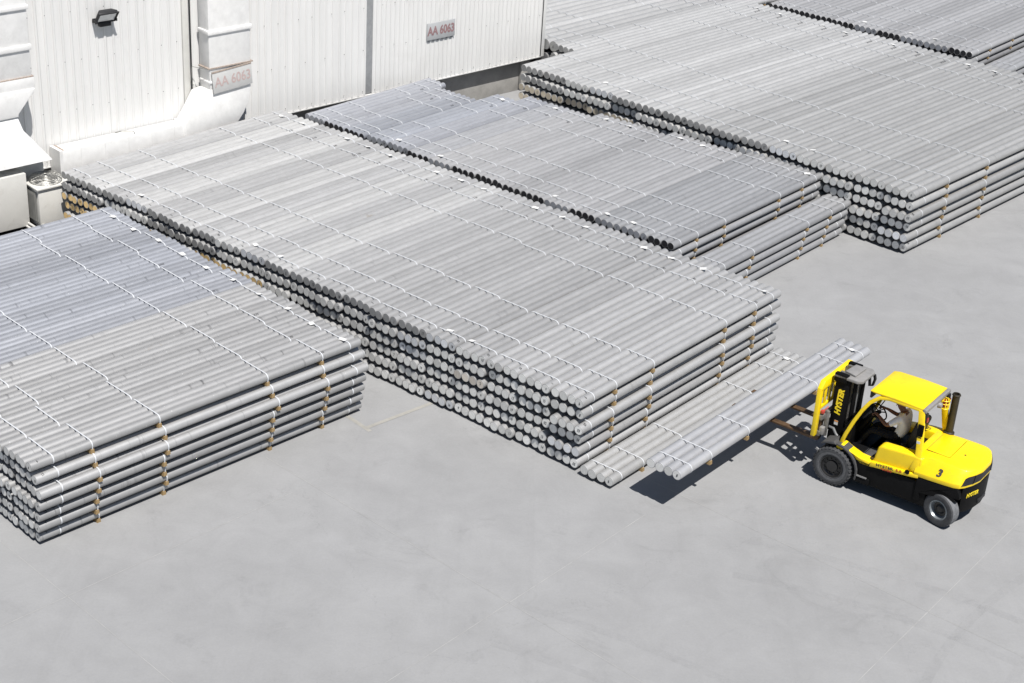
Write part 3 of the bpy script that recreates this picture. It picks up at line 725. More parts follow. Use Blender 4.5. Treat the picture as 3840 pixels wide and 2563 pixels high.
# left duct
d2 = thing('air_duct', 'white sheet-metal duct flaring down onto the cabinet beside the cooling unit', 'duct'); seat(d2, 0, 0, 0)
b = B(); b.box(.09, .75, -10.7, -9.05, 4.35, ZT-.2); part('riser', b, 'duct_white', d2, bevel=.02)
b = B(); b.prism([(-10.9, 4.05), (-9.02, 4.05), (-9.06, 3.95), (-9.58, 3.38), (-9.58, 3.3), (-10.9, 3.3)], 'x', .09, .85); part('reducer', b, 'duct_white', d2, bevel=.02)
b = B(); b.loft([[(.09,-10.9,3.3), (.8,-10.9,3.3), (.8,-9.6,3.3), (.09,-9.6,3.3)], [(.09,-10.9,2.9), (.9,-10.9,2.9), (.9,-9.5,2.9), (.09,-9.5,2.9)], [(.05,-10.9,2.0), (1.25,-10.9,2.0), (1.25,-8.85,2.0), (.05,-8.85,2.0)]]); part('boot', b, 'duct_white', d2, bevel=.02)
for z0, z1, m in ((5.15, 5.3, 'duct_white'), (4.05, 4.38, 'duct_white'), (4.36, 4.40, 'rust'), (6.3, 6.42, 'duct_white')):
    b = B(); b.box(.09, .80, -10.8, -9.0, z0, z1); part('flange', b, m, d2, bevel=.012)
# cooling unit
hv = thing('cooling_unit', 'beige condenser unit with a wire fan guard beside the white duct', 'air conditioner'); seat(hv, -.72, .36, -.26)
b = B(); b.box(1.27, 2.3, -9.92, -8.86, .50, 1.58); part('casing', b, 'sheet_beige', hv, bevel=.015)
b = B(); b.box(1.29, 2.36, -9.98, -8.82, 1.58, 1.63); part('top_panel', b, 'sheet_beige', hv, bevel=.008)
b = B(); b.box(.78, 1.26, -11.5, -9.15, .50, 2.1); part('plenum', b, 'sheet_beige', hv, bevel=.015)
b = B(); b.box(.78, 1.93, -12.4, -10.06, .42, 2.02); part('side_cabinet', b, 'sheet_beige', hv, bevel=.015)
b = B(); b.box(.76, 1.29, -11.55, -9.10, 2.1, 2.15); part('plenum_lid', b, 'sheet_beige', hv)
b = B(); b.box(1.36, 2.2, -9.955, -9.92, .58, 1.48)
for k in range(12): b.box(1.38+k*.068, 1.40+k*.068, -9.975, -9.955, .6, 1.46)
part('coil_grille', b, 'coil_grey', hv)
for (fx, fy) in ((1.84, -9.42),):
    b = B()
    for r_, z_ in ((.44, 1.64), (.46, 1.69), (.46, 1.74), (.42, 1.77), (.35, 1.79), (.27, 1.80), (.19, 1.81), (.1, 1.81)):
        b.tube([(fx+r_*math.cos(a*math.pi/12), fy+r_*math.sin(a*math.pi/12), z_) for a in range(24)], .008, 4, closed=True)
    for a in range(16):
        ca, sa = math.cos(a*math.pi/8), math.sin(a*math.pi/8)
        b.tube([(fx+.44*ca, fy+.44*sa, 1.63), (fx+.46*ca, fy+.46*sa, 1.74), (fx+.30*ca, fy+.30*sa, 1.79), (fx+.05*ca, fy+.05*sa, 1.81)], .006, 4)
    g = part('fan_guard', b, 'wire_grey', hv)
    b = B(); b.lathe([(0, .06), (.08, .05), (.08, 0)], (fx, fy, 1.66), 'z', 12)
    for a in range(4):
        t = a*math.pi/2
        b.faces([(fx+.06*math.cos(t), fy+.06*math.sin(t), 1.67), (fx+.36*math.cos(t-.2), fy+.36*math.sin(t-.2), 1.66), (fx+.36*math.cos(t+.4), fy+.36*math.sin(t+.4), 1.72), (fx+.06*math.cos(t+.5), fy+.06*math.sin(t+.5), 1.69)], [(0,1,2,3)])
    part('fan_blades', b, 'steel_worn', g)
b = B()
for x_ in (1.3, 2.2):
    for y_ in (-9.8, -8.95): b.box(x_, x_+.08, y_, y_+.08, .26, .5)
for y_ in (-9.9, -8.9): b.box(1.29, 2.34, y_, y_+.1, .42, .52)
part('support_frame', b, 'pipe_white', hv)
b = B()
for k, (z_, y_) in enumerate(((.50, -10.1), (.42, -10.16), (.34, -10.1))):
    b.tube([(.78, y_-.9, z_), (1.0, y_, z_), (2.0, y_, z_), (2.9, y_+.05, z_-.05)], .035, 8)
b.tube([(.9, -10.3, .26), (.9, -10.3, .75), (.95, -10.15, .82)], .05, 8); b.tube([(1.2, -10.4, .26), (1.02, -10.35, .65)], .04, 8); b.tube([(1.4, -10.5, .26), (1.4, -10.4, .9), (1.8, -10.4, .92), (1.85, -10.38, .4)], .04, 8)
part('pipework', b, 'pipe_white', hv)
b = B(); b.faces([BW @ (Vector(p)*K) / K for p in ((-.33, -14, .012), (2.9, -14, .012), (2.9, -8.7, .012), (-.33, -8.7, .012))], [(0,1,2,3)])
part('painted_shade_sheet', b, 'shade_dark', yard)  # flat dark sheet: shadow under and around the cooling unit, painted as colour
#--TRUCK--
# ------------------------------------------------------------------ forklift (local x forward, y to its left, z up)
TRK = (7.8616, 31.7733, 0); TYAW = R(144.82)
tk = thing('forklift_truck', 'yellow and black forklift number 3 carrying billets, driver aboard', 'forklift', TRK, TYAW)
Y_, K_ = 'truck_yellow', 'truck_black'
def wheel(name, cx, cy, r, w, side, front, steer=0.0):
    root = bpy.data.objects.new(name, None); COL.objects.link(root); root.parent = tk; root.location = Vector((cx, cy, r))*K; root.rotation_euler = (0, 0, steer)
    ri = r*.56; h = w/2
    b = B(); b.lathe([(ri, -h*.8), (ri+.02, -h*.92), (r*.80, -h), (r*.90, -h*.95), (r*.955, -h*.78), (r*.97, 0), (r*.955, h*.78), (r*.90, h*.95), (r*.80, h), (ri+.02, h*.92), (ri, h*.8)], (0, 0, 0), 'y', 40)
    n = 30 if front else 0
    for k in range(n):
        a = 2*math.pi*k/n
        for sgn in (-1, 1):
            q = Matrix.Rotation(-a - (math.pi/n if sgn > 0 else 0), 4, 'Y')
            vs = [q @ Vector(p) for p in ((r*.93, sgn*h*1.0, -.026), (r*1.0, sgn*h*.82, -.026), (r*1.0, sgn*h*.12, -.024), (r*.93, sgn*h*.10, -.024), (r*.93, sgn*h*1.0, .026), (r*1.0, sgn*h*.82, .026), (r*1.0, sgn*h*.12, .024), (r*.93, sgn*h*.10, .024))]
            b.faces(vs, [(0,1,2,3), (7,6,5,4), (0,4,5,1), (1,5,6,2), (2,6,7,3), (3,7,4,0)])
    part('tyre', b, 'rubber' if front else ['rubber'], root, angle=30)
    s = side
    if front:
        b = B(); b.lathe([(r*.63, s*h*.985), (r*.66, s*h*1.02), (r*.70, s*h*1.025), (r*.77, s*h*1.012)], (0, 0, 0), 'y', 40); part('sidewall_band', b, 'rubber_dusty', root)
    if not front:
        b = B(); b.lathe([(r*.957, -h*.75), (r*.974, -h*.5), (r*.985, 0), (r*.974, h*.5), (r*.957, h*.75)], (0, 0, 0), 'y', 40); part('tread_band', b, 'rubber_worn', root)
    b = B()
    if front:
        b.lathe([(ri+.005, s*h*.86), (ri-.02, s*h*.9), (ri-.03, s*h*.55), (ri*.80, s*h*.45), (ri*.55, s*h*.5), (ri*.5, s*h*.75), (ri*.3, s*h*.8), (0, s*h*.8)], (0, 0, 0), 'y', 32)
        for k in range(10):
            a = 2*math.pi*k/10; b.lathe([(0, s*.03), (.018, s*.03), (.018, 0)], (ri*.68*math.cos(a), s*h*.46, ri*.68*math.sin(a)), 'y', 6)
        part('rim', b, 'rim_black', root)
    else:
        b.lathe([(ri+.01, s*h*.84), (ri-.015, s*h*.9), (ri-.05, s*h*.5), (ri-.06, s*h*.2)], (0, 0, 0), 'y', 32); part('rim', b, 'rim_silver', root)
        b = B(); b.lathe([(ri-.055, s*h*.22), (ri*.5, s*h*.2), (ri*.3, s*h*.45), (0, s*h*.5)], (0, 0, 0), 'y', 24); part('hub', b, 'rim_black', root)
    return root
wheel('front_wheel', 0.0, .80, .47, .30, 1, True); wheel('front_wheel', 0.0, -.80, .47, .30, -1, True)
wheel('rear_wheel', -2.58, .78, .40, .28, 1, False, R(-13)); wheel('rear_wheel', -2.58, -.78, .40, .28, -1, False, R(-13))
# chassis
b = B(); b.box(-2.2, -.50, -.84, .84, .30, .86); part('chassis', b, K_, tk, bevel=.03)
b = B(); b.box(-.9, -.52, .66, .87, .30, .46); part('step_box', b, K_, tk, bevel=.02)
b = B(); b.box(-.83, -.55, .62, .89, .46, .475); part('step_tread', b, 'tread_plate', tk)
b = B(); b.box(-.55, .35, -.58, .58, .3, .9); part('front_axle_housing', b, K_, tk, bevel=.03)
arch = [(-2.05, .36), (-2.08, .95)] + [(-1.95, 1.02), (-3.2, 1.08)]
cw = [(-1.95, .98), (-2.86, 1.055), (-2.94, .92), (-2.96, .80)] + [(-2.56 + .46*math.cos(t), .40 + .50*math.sin(t)) for t in [R(a) for a in (140, 115, 90, 65, 45)][::-1]] + [(-2.98, .42)][:0] + [(-2.06, .62), (-2.10, .42), (-1.95, .42)]
for sgn in (1, -1):
    b = B(); b.prism(cw, 'y', sgn*.60, sgn*.88); part('counterweight_cheek', b, K_, tk, bevel=.025)
def plan(z, s):
    h = [(-1.95, .58), (-2.91, .58), (-2.95, .77*s), (-3.04, .60*s), (-3.11, .36*s), (-3.15, 0)]
    return [(x, -y, z) for x, y in h] + [(x, y, z) for x, y in h[::-1][1:]]
b = B(); b.loft([plan(.42, .94), plan(.55, 1.0), plan(.95, 1.01), plan(1.07, 1.0)]); part('counterweight', b, K_, tk, bevel=.02)
b = B(); b.box(-3.165, -3.10, -.2, .2, .5, .6); part('tow_slot', b, 'lamp_black', tk, bevel=.02)
# yellow hood
def sec(x, wb, wt, zb, zt):
    r = .10
    return [(x, -wb, zb), (x, -wb, zb+.10), (x, -wt-.03, zt-.12), (x, -wt+.03, zt-.025), (x, -wt+.13, zt), (x, wt-.13, zt), (x, wt-.03, zt-.025), (x, wt+.03, zt-.12), (x, wb, zb+.10), (x, wb, zb)]
HS = [(-1.86, .88, .68, .99, 1.44), (-2.25, .885, .69, 1.01, 1.455), (-2.6, .885, .70, 1.03, 1.455), (-2.78, .885, .70, 1.045, 1.452), (-2.89, .85, .68, 1.055, 1.445), (-2.98, .74, .61, 1.06, 1.437), (-3.07, .54, .43, 1.065, 1.425), (-3.12, .36, .26, 1.07, 1.41), (-3.135, .28, .19, 1.07, 1.395)]
b = B(); b.loft([sec(*h_) for h_ in HS])
hood = part('hood', b, Y_, tk, bevel=.012, angle=40)
b = B(); b.box(-2.42, -1.90, -.52, .42, 1.452, 1.466); part('hatch', b, Y_, hood, bevel=.006)
b = B(); b.box(-2.428, -1.892, -.528, .428, 1.44, 1.455); part('hatch_gap', b, 'lamp_black', hood)
b = B(); b.box(-2.66, -2.62, .05, .10, 1.44, 1.461); part('lock', b, 'lamp_black', hood, bevel=.008)
def hood_y(h_, z):
    x, wb, wt, zb, zt = h_; t = max(0, min(1, (z-(zb+.10))/max(1e-6, (zt-.12)-(zb+.10)))); return wb + (wt+.03-wb)*t
lo = [(h_[0], hood_y(h_, 1.12), 1.125) for h_ in HS[4:]]; hi = [(h_[0], hood_y(h_, 1.30), 1.315) for h_ in HS[4:]]
lo = [(x-.006, y+.008, z) for x, y, z in lo]; hi = [(x-.006, y+.008, z-.012) for x, y, z in hi]
lo[0] = (lo[0][0]-.03, lo[0][1]-.022, 1.13); hi[0] = (hi[0][0]-.05, hi[0][1]-.03, 1.27)
lo += [(x, -y, z) for x, y, z in lo[::-1][:1]]; hi += [(x, -y, z) for x, y, z in hi[::-1][:1]]
lo += [(x, -y, z) for x, y, z in lo[:5][::-1][1:]]; hi += [(x, -y, z) for x, y, z in hi[:5][::-1][1:]]
n = len(lo); b = B(); b.faces(lo + hi, [(i, i+1, n+i+1, n+i) for i in range(n-1)]); gr = part('rear_grille', b, 'lamp_black', hood)
b = B()
for i in (2, 5): b.tube([lo[i], hi[i]], .012, 5)
part('grille_bar', b, 'truck_black', gr)
letter('fleet_number', '3', .24, 'marker_ink', tk, (-2.40, .822, 1.235), (-1, 0, 0), (0, -.25, .42), bold=.03, shear=.15)
letter('brand_lettering', 'HYSTER', .135, 'decal_yellow', tk, (-3.084, .48, .84), (-.07, -.24, 0), (0, 0, 1), bold=.03, shear=.2, squash=.85)
# cab base and seat-side cover
b = B(); b.prism([(-.86, .86), (-1.98, .93), (-1.98, 1.40), (-1.78, 1.42), (-1.55, 1.40), (-1.02, 1.36), (-.94, 1.30), (-.90, 1.05)], 'y', .52, .80); part('side_cover', b, Y_, tk, bevel=.07, seg=4)
b = B(); b.prism([(-.84, .80), (-1.80, .92), (-1.98, .95), (-1.98, 1.05), (-1.7, 1.0), (-.86, .93)], 'y', .5, .885); part('side_skirt', b, Y_, tk, bevel=.02)
b = B(); b.prism([(-.86, .86), (-1.98, .93), (-1.98, 1.42), (-1.55, 1.40), (-.94, 1.30)], 'y', -.84, -.5); part('side_cover', b, Y_, tk, bevel=.05)
letter('brand_lettering', 'HYSTER', .105, 'marker_ink', tk, (-1.20, .889, .935), (-1, 0, .09), (0, 0, 1), bold=.012, squash=1.1)
letter('brand_lettering', '5.0', .10, 'decal_red', tk, (-1.53, .889, .965), (-1, 0, .09), (0, 0, 1), bold=.012, squash=1.1)
letter('brand_lettering', 'FORTENS', .06, 'decal_red', tk, (-1.25, .889, .865), (-1, 0, .09), (0, 0, 1), bold=.015)
b = B(); b.lathe([(.055, .0), (.055, .012), (.03, .025), (0, .025)], (-1.72, .885, 1.02), 'y', 16); part('fuel_cap', b, K_, tk)
b = B(); b.box(-1.95, -1.0, -.5, .52, .86, 1.22); part('engine_cover', b, K_, tk, bevel=.05)
b = B(); b.prism([(-1.70, 1.42), (-1.95, 1.42), (-1.99, 1.0), (-1.70, 1.0)], 'y', -.6, .6); part('rear_cowl', b, Y_, tk, bevel=.03)
b = B(); b.box(-1.02, -.05, -.62, .60, .80, .86); part('floor_plate', b, K_, tk)
b = B()
for k in range(4): b.box(-.95+k*.2, -.77+k*.2, .18, .60, .86, .885)
part('floor_mat', b, 'floor_mat', tk, bevel=.008)
# yellow front cowl and sill
b = B(); b.prism([(.02, .80), (.0, 1.0), (-.12, 1.06), (-.30, .98), (-.55, .90), (-.92, .88), (-.92, .76), (-.60, .76), (-.52, .82), (-.40, .92), (-.2, .97)], 'y', .58, .84); part('sill', b, Y_, tk, bevel=.015)
b = B(); b.prism([(.02, .80), (.0, 1.0), (-.12, 1.06), (-.30, .98), (-.55, .90), (-.92, .88), (-.92, .76), (-.2, .8)], 'y', -.84, -.62); part('sill', b, Y_, tk, bevel=.015)
b = B(); b.prism([(-.02, .8), (.04, 1.25), (-.1, 1.55), (-.22, 1.5), (-.16, .8)], 'y', -.60, .56); part('dash_panel', b, K_, tk, bevel=.03)
b = B(); b.tube([(-.18, .09, 1.2), (-.40, .09, 1.58), (-.54, .09, 1.73)], [.09, .07, .05], 10); part('steering_column', b, K_, tk)
b = B(); sw = Matrix.Translation((-.56, .09, 1.75)) @ Matrix.Rotation(R(-38), 4, 'Y')
b.tube([(.21*math.cos(t*math.pi/10), .21*math.sin(t*math.pi/10), 0) for t in range(20)], .017, 6, closed=True)
for t in (0, 2.1, 4.2): b.tube([(0, 0, -.01), (.21*math.cos(t), .21*math.sin(t), 0)], .014, 5)
b.lathe([(0, .02), (.05, .02), (.05, -.03)], (0, 0, 0), 'z', 10); b.xform(sw); part('steering_wheel', b, K_, tk)
b = B(); b.tube([(-.45, -.12, 1.7), (-.5, -.3, 1.86), (-.62, -.42, 1.9)], .014, 6); b.tube([(-.45, .12, 1.66), (-.42, .2, 1.80), (-.44, .24, 1.82)], .012, 6); part('lever', b, K_, tk)
b = B(); b.box(-1.50, -.90, -.24, .40, 1.18, 1.27); part('seat_cushion', b, 'seat_black', tk, bevel=.05)
b = B(); b.prism([(-1.36, 1.30), (-1.50, 1.28), (-1.68, 1.92), (-1.62, 1.98), (-1.52, 1.94)], 'y', -.20, .36); part('seat_back', b, 'seat_black', tk, bevel=.05)
# overhead guard
for sgn in (1, -1):
    b = B(); yb, yt = sgn*.72, sgn*.60
    b.bar([(-.04, yb, .99), (-.13, yb, 1.30), (-.26, yb*.985, 1.66), (-.40, yb*.96, 1.98), (-.54, yb*.93, 2.22), (-.72, yt*1.04, 2.38), (-.95, yt*1.02, 2.43), (-1.72, yt*1.02, 2.43)], .075, .085); part('guard_pillar', b, Y_, tk, bevel=.02)
    b = B(); b.bar([(-1.70, sgn*.62, 2.44), (-1.76, sgn*.64, 2.0), (-1.83, sgn*.70, 1.55), (-1.86, sgn*.76, 1.35), (-1.80, sgn*.80, 1.05)], .08, .15); part('rear_pillar', b, Y_, tk, bevel=.02)
b = B(); b.box(-1.835, -1.70, .685, .70, 1.80, 2.13)
for k in range(9): b.box(-1.82, -1.715, .70, .712, 1.82+k*.034, 1.835+k*.034)
part('vent_grille', b, K_, tk)
b = B(); b.box(-1.82, -1.74, .715, .722, 1.68, 1.74); part('data_plate', b, 'decal_white', tk)
b = B(); b.loft([[(-.47,-.62,2.455), (-.47,.62,2.455), (-.47,.62,2.47), (-.47,-.62,2.47)], [(-.60,-.645,2.45), (-.60,.645,2.45), (-.60,.645,2.49), (-.60,-.645,2.49)], [(-1.2,-.65,2.45), (-1.2,.65,2.45), (-1.2,.65,2.505), (-1.2,-.65,2.505)], [(-1.72,-.65,2.45), (-1.72,.65,2.45), (-1.72,.65,2.49), (-1.72,-.65,2.49)]])
part('roof', b, Y_, tk, bevel=.012)
b = B(); b.box(-.53, -.48, -.62, .62, 2.30, 2.45); part('front_visor', b, 'lamp_black', tk, bevel=.012)
b = B(); b.box(-1.81, -1.725, -.66, .66, 2.40, 2.485); part('rear_bar', b, 'truck_grey', tk, bevel=.012)
for sgn in (1, -1):
    b = B(); b.box(-1.84, -1.74, sgn*.60-.045, sgn*.60+.045, 2.17, 2.40); l_ = part('tail_lamp', b, 'lamp_black', tk, bevel=.015)
    b = B(); b.box(-1.855, -1.838, sgn*.60-.035, sgn*.60+.035, 2.19, 2.29); part('lens', b, 'lens_red', l_)
b = B(); b.lathe([(0, -.05), (.06, -.03), (.07, .05), (0, .05)], (-1.82, -.12, 2.30), 'x', 14); part('work_lamp', b, 'truck_grey', tk)
b = B(); b.lathe([(0, .09), (.05, .08), (.055, -.08), (0, -.08)], (-1.82, -.40, 2.24), 'z', 14); bc = part('beacon', b, 'lens_red', tk)
b = B()
for k in range(6):
    t = k*math.pi/3; b.tube([(-1.82+.09*math.cos(t), -.40+.09*math.sin(t), 2.12), (-1.82+.10*math.cos(t), -.40+.10*math.sin(t), 2.25), (-1.82+.05*math.cos(t), -.40+.05*math.sin(t), 2.37)], .010, 4)
for z_ in (2.14, 2.25, 2.33): b.tube([(-1.82+.095*math.cos(t*math.pi/8), -.40+.095*math.sin(t*math.pi/8), z_) for t in range(16)], .009, 4, closed=True)
part('beacon_cage', b, 'decal_yellow', bc)
b = B(); b.lathe([(0, 0), (.12, 0), (.12, .04), (.085, .06), (.082, .95), (.10, .97), (.085, 1.0), (.06, 1.0), (.06, .8)], (-1.95, -.66, 1.42), 'z', 18); part('exhaust_pipe', b, 'exhaust_black', tk, angle=40)
# fenders
b = B(); fp = [(.0 + .56*math.cos(R(a)), .47 + .56*math.sin(R(a))) for a in range(60, 196, 12)]
for sgn in (1, -1):
    b = B()
    for i in range(len(fp)-1):
        (x0, z0), (x1, z1) = fp[i], fp[i+1]; e = 1.06
        X0, Z0, X1, Z1 = x0*e, .47+(z0-.47)*e, x1*e, .47+(z1-.47)*e
        ya, yb2 = sgn*.60, sgn*.90
        b.faces([(x0,ya,z0), (x1,ya,z1), (x1,yb2,z1), (x0,yb2,z0), (X0,ya,Z0), (X1,ya,Z1), (X1,yb2,Z1), (X0,yb2,Z0)], [(0,1,2,3), (7,6,5,4), (0,4,5,1), (3,2,6,7), (1,5,6,2), (0,3,7,4)])
    part('front_fender', b, 'floor_mat', tk)
    b = B(); b.prism([(.36, .93), (.30, 1.01), (.05, 1.10), (-.02, 1.04), (.2, .99)], 'y', sgn*.56, sgn*.92); part('mudguard_flap', b, 'floor_mat', tk, bevel=.012)
# mast, tilted slightly back
MT = Matrix.Rotation(R(-1.0), 4, 'Y')
mast = bpy.data.objects.new('mast', None); COL.objects.link(mast); mast.parent = tk
for sgn in (1, -1):
    b = B(); yo = sgn*.36
    b.prism([(.46, yo), (.46, yo-sgn*.12), (.40, yo-sgn*.12), (.40, yo-sgn*.05), (.18, yo-sgn*.05), (.18, yo-sgn*.12), (.12, yo-sgn*.12), (.12, yo)], 'z', .22, 2.38); part('outer_rail', b, K_, mast, bevel=.008)
    b = B(); b.prism([(.44, yo-sgn*.13), (.44, yo-sgn*.20), (.2, yo-sgn*.20), (.2, yo-sgn*.13)], 'z', .3, 2.46); part('inner_rail', b, 'steel_worn', mast)
    b = B(); b.tube([(.04, sgn*.22, .5), (.04, sgn*.22, 2.3)], .045, 12); part('lift_cylinder', b, K_, mast)
    b = B(); b.tube([(.04, sgn*.22, 1.5), (.04, sgn*.22, 2.36)], .028, 10); part('piston_rod', b, 'hose_grey', mast)
    b = B(); b.tube([(.10, sgn*.12, .4), (.10, sgn*.12, 2.3)], .018, 6); b.tube([(.12, sgn*.06, .4), (.12, sgn*.06, 2.3)], .016, 6); part('hose', b, 'hose_grey', mast)
b = B(); b.prism([(.50, -.40), (.50, -.28), (.26, -.26), (.20, -.14), (.26, .02), (.22, .16), (.30, .26), (.50, .28), (.50, .40), (-.06, .40), (-.16, .30), (-.16, -.30), (-.06, -.40)], 'z', 2.38, 2.45); part('top_plate', b, 'truck_grey', mast, bevel=.012)
b = B(); b.prism([(.30, -.26), (.34, .2), (.06, .26), (.04, -.26)], 'z', 2.455, 2.50); part('inner_top_plate', b, 'truck_grey', mast, bevel=.01)
for sgn in (1, -1):
    b = B(); b.box(.18, .50, sgn*.335-.065, sgn*.335+.065, 2.28, 2.48); part('head_bracket', b, K_, mast, bevel=.02)
for q_ in ((-.02, .10, 1.30, 1.40), (.02, .12, .50, .66)):
    b = B(); b.box(q_[0], q_[1], -.36, .36, q_[2], q_[3]); part('cross_member', b, K_, mast, bevel=.015)
b = B(); b.bar([(-.14, -.33, 2.37), (-.16, -.36, 2.25), (-.12, -.38, 2.08), (-.05, -.38, 2.04), (-.02, -.36, 2.3)], .06, .05); part('mirror_bracket', b, 'lamp_black', mast)
letter('brand_lettering', 'HYSTER', .185, 'decal_yellow', mast, (.29, .364, 1.78), (-.04, 0, 1), (1, 0, 0), bold=.05, shear=.18, squash=.98)
b = B(); b.box(.25, .34, .361, .365, 1.20, 1.31); wl_ = part('warning_label', b, 'decal_white', mast)
b = B(); b.box(.25, .34, .3655, .368, 1.28, 1.31); part('label_band', b, 'decal_orange', wl_)
b = B(); b.tube([(.42, .40, 1.12), (.30, .44, 1.14), (.22, .44, 1.02), (.10, .44, .93), (-.05, .42, .95)], .03, 8); part('hydraulic_hose', b, 'hose_grey', mast)
b = B(); b.lathe([(0, .08), (.06, .07), (.08, 0), (.05, -.06)], (.06, .44, .82), 'y', 10); part('tilt_fitting', b, 'steel_worn', mast)
# carriage, backrest and forks
car = bpy.data.objects.new('carriage', None); COL.objects.link(car); car.parent = tk
for z_ in (1.02, 1.42):
    b = B(); b.box(.50, .58, -.70, .70, z_-.06, z_+.06); part('carriage_bar', b, 'steel_worn', car, bevel=.01)
for sgn in (1, -1):
    b = B(); b.box(.42, .52, sgn*.50-.03, sgn*.50+.03, .92, 1.55); part('carriage_plate', b, 'steel_worn', car, bevel=.01)
    b = B(); b.box(.44, .54, sgn*.62-.06, sgn*.62+.06, 1.0, 1.18); part('side_shift_block', b, 'truck_grey', car, bevel=.01)
b = B(); b.box(.49, .57, .60, .68, 1.52, 1.60); b.tube([(.52, .6, 1.58), (.47, .5, 1.66)], .018, 6); part('hose_guide', b, 'hose_red', car, bevel=.02)
XB = .62
bk = B(); bk.box(XB-.05, XB+.05, .68, .82, .98, 2.20); part('backrest_post', bk, Y_, car, bevel=.01)
bk = B(); bk.box(XB-.03, XB+.03, -.80, -.66, .98, 2.20); part('backrest_post', bk, Y_, car, bevel=.01)
bk = B(); bk.prism([(.80, 2.19), (.68, 2.34), (-.68, 2.34), (-.80, 2.19), (-.80, 2.12), (.80, 2.12)], 'x', XB-.055, XB+.055); part('backrest_top', bk, Y_, car, bevel=.01)
bk = B(); bk.box(XB-.03, XB+.025, -.66, .66, 1.60, 1.68); part('backrest_rail', bk, Y_, car, bevel=.008)
for y_ in (.45, .22, 0, -.22, -.45):
    bk = B(); bk.box(XB-.02, XB+.02, y_-.045, y_+.045, 1.66, 2.14); part('backrest_slat', bk, Y_, car, bevel=.006)
for y_ in (.46, -.46):
    bk = B(); bk.prism([(.58, 1.46), (.665, 1.46), (.665, LOAD_Z), (2.84, LOAD_Z), (2.84, LOAD_Z-.02), (.72, LOAD_Z-.075), (.60, LOAD_Z-.07), (.58, LOAD_Z)], 'y', y_-.075, y_+.075); part('fork', bk, 'fork_steel', car, bevel=.008)

# ------------------------------------------------------------------ driver
dr = thing('person', 'driver in a white t-shirt and dark trousers seated holding the steering wheel', 'person', (TRK[0]+.08*math.cos(TYAW), TRK[1]+.08*math.sin(TYAW), 0), TYAW)
DOFF = Vector((0, .09, -.07))
def skin(name, verts, edges, radii, root, mats, regions, sub=2):
    me = bpy.data.meshes.new(name+'_cage'); verts = [Vector(v) + DOFF for v in verts]; me.from_pydata([v*K for v in verts], edges, [])
    ob = bpy.data.objects.new(name+'_cage', me); COL.objects.link(ob)
    ob.modifiers.new('s', 'SKIN'); sv = me.skin_vertices[0].data
    for i, r in enumerate(radii):
        r = r if isinstance(r, tuple) else (r, r); sv[i].radius = (r[0]*K, r[1]*K); sv[i].use_root = (i == root)
    sm = ob.modifiers.new('d', 'SUBSURF'); sm.levels = sub; sm.render_levels = sub
    dg = bpy.context.evaluated_depsgraph_get(); out = bpy.data.meshes.new_from_object(ob.evaluated_get(dg)); bpy.data.objects.remove(ob)
    out.materials.clear()
    for m in mats: out.materials.append(MATS[m])
    V = [Vector(v)*K for v in verts]
    for p in out.polygons:
        c = p.center; best = min(range(len(edges)), key=lambda e: seg_d(c, V[edges[e][0]], V[edges[e][1]])); p.material_index = regions[best]; p.use_smooth = True
    return out
def seg_d(p, a, b):
    ab = b-a; t = max(0, min(1, (p-a).dot(ab)/max(ab.length_squared, 1e-9))); return (a+ab*t-p).length
vt, ed, rd, rg = [], [], [], []
def vtx(p, r): vt.append(p); rd.append(r); return len(vt)-1
def chain(pts, start, region):
    last = start
    for p, r, g in pts:
        i = vtx(p, r)
        if last is not None: ed.append((last, i)); rg.append(g if g is not None else region)
        last = i
    return last
SK, SH, TR, HA = 0, 1, 2, 3
pel = vtx((-1.22, 0, 1.42), (.17, .13))
wst = chain([((-1.25, 0, 1.56), (.20, .15), SH), ((-1.27, 0, 1.75), (.215, .15), SH), ((-1.25, 0, 1.92), (.19, .12), SH)], pel, SH)
nk = chain([((-1.20, 0, 2.03), (.065, .065), SK), ((-1.14, 0, 2.10), (.075, .085), SK), ((-1.10, 0, 2.20), (.085, .11), SK), ((-1.115, 0, 2.30), (.075, .095), HA)], wst, SK)
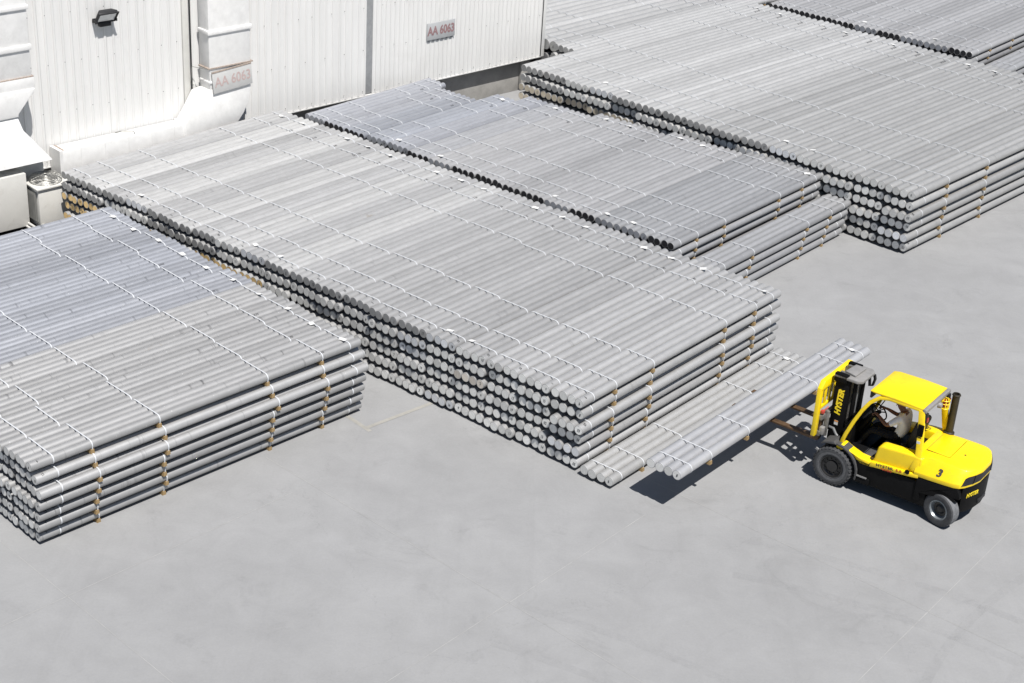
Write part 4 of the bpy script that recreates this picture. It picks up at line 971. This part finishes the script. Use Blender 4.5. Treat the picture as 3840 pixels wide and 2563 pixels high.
for sgn in (1, -1):
    hand = (-.66, .19*sgn + .02, 1.86)
    el = chain([((-1.22, .22*sgn, 1.96), .085, SH), ((-1.12, .27*sgn, 1.86), .082, SH), ((-1.04, .30*sgn, 1.78), .068, SH), ((-.97, .31*sgn, 1.73), .05, SK), ((-.83, .26*sgn, 1.79), .046, SK), ((-.73, .22*sgn, 1.84), .032, SK), (hand, (.04, .024), SK)], wst, SK)
    for k in range(4):
        oy = (k-1.5)*.022
        chain([((-.625, .19*sgn+.02+oy, 1.875), .0115, SK), ((-.585, .19*sgn+.02+oy, 1.86-.003*abs(k-1.5)), .0105, SK), ((-.585, .19*sgn+.02+oy, 1.825), .009, SK), ((-.61, .19*sgn+.02+oy, 1.808), .008, SK)], el, SK)
    chain([((-.675, .145*sgn+.02, 1.845), .014, SK), ((-.64, .125*sgn+.02, 1.822), .012, SK), ((-.61, .12*sgn+.02, 1.81), .009, SK)], el, SK)
    chain([((-1.12, .11*sgn, 1.40), .105, TR), ((-.80, .15*sgn, 1.43), .09, TR), ((-.60, .16*sgn, 1.42), .078, TR), ((-.46, .16*sgn, 1.20), .062, TR), ((-.36, .16*sgn, .97), .05, TR), ((-.30, .16*sgn, .93), (.05, .045), TR), ((-.15, .17*sgn, .91), (.045, .03), TR)], pel, TR)
put('body', skin('body', vt, ed, rd, 0, ['skin', 'shirt_white', 'trousers_dark', 'hair_black'], rg), dr)
b = B(); b.loft([[(-1.02, -.02, 2.16), (-1.02, .02, 2.16), (-1.02, .013, 2.205), (-1.02, -.013, 2.205)], [(-.985, -.016, 2.165), (-.985, .016, 2.165), (-.995, .008, 2.19), (-.995, -.008, 2.19)]]); part('nose', b, 'skin', dr, bevel=.004, loc=DOFF)
for sgn in (1, -1):
    b = B(); b.lathe([(0, .014), (.03, .01), (.034, 0), (0, -.005)], (-1.11, sgn*.086, 2.19), 'y', 10); part('ear', b, 'skin', dr, loc=DOFF)
    b = B(); b.tube([(-1.035+.006*math.cos(t), sgn*.036+.028*math.cos(t), 2.213+.02*math.sin(t)) for t in [k*math.pi/6 for k in range(12)]], .005, 4, closed=True); b.tube([(-1.035, sgn*.064, 2.215), (-1.11, sgn*.088, 2.215)], .004, 4); part('spectacles', b, 'lamp_black', dr, loc=DOFF)
    b = B(); b.lathe([(0, .006), (.012, 0), (.012, -.006)], (-1.022, sgn*.036, 2.213), 'x', 8); part('eye', b, 'decal_white', dr, loc=DOFF)
b = B(); b.tube([(-1.012, -.03, 2.135), (-1.004, 0, 2.133), (-1.012, .03, 2.135)], .009, 5); part('mouth', b, 'hose_red', dr, loc=DOFF)
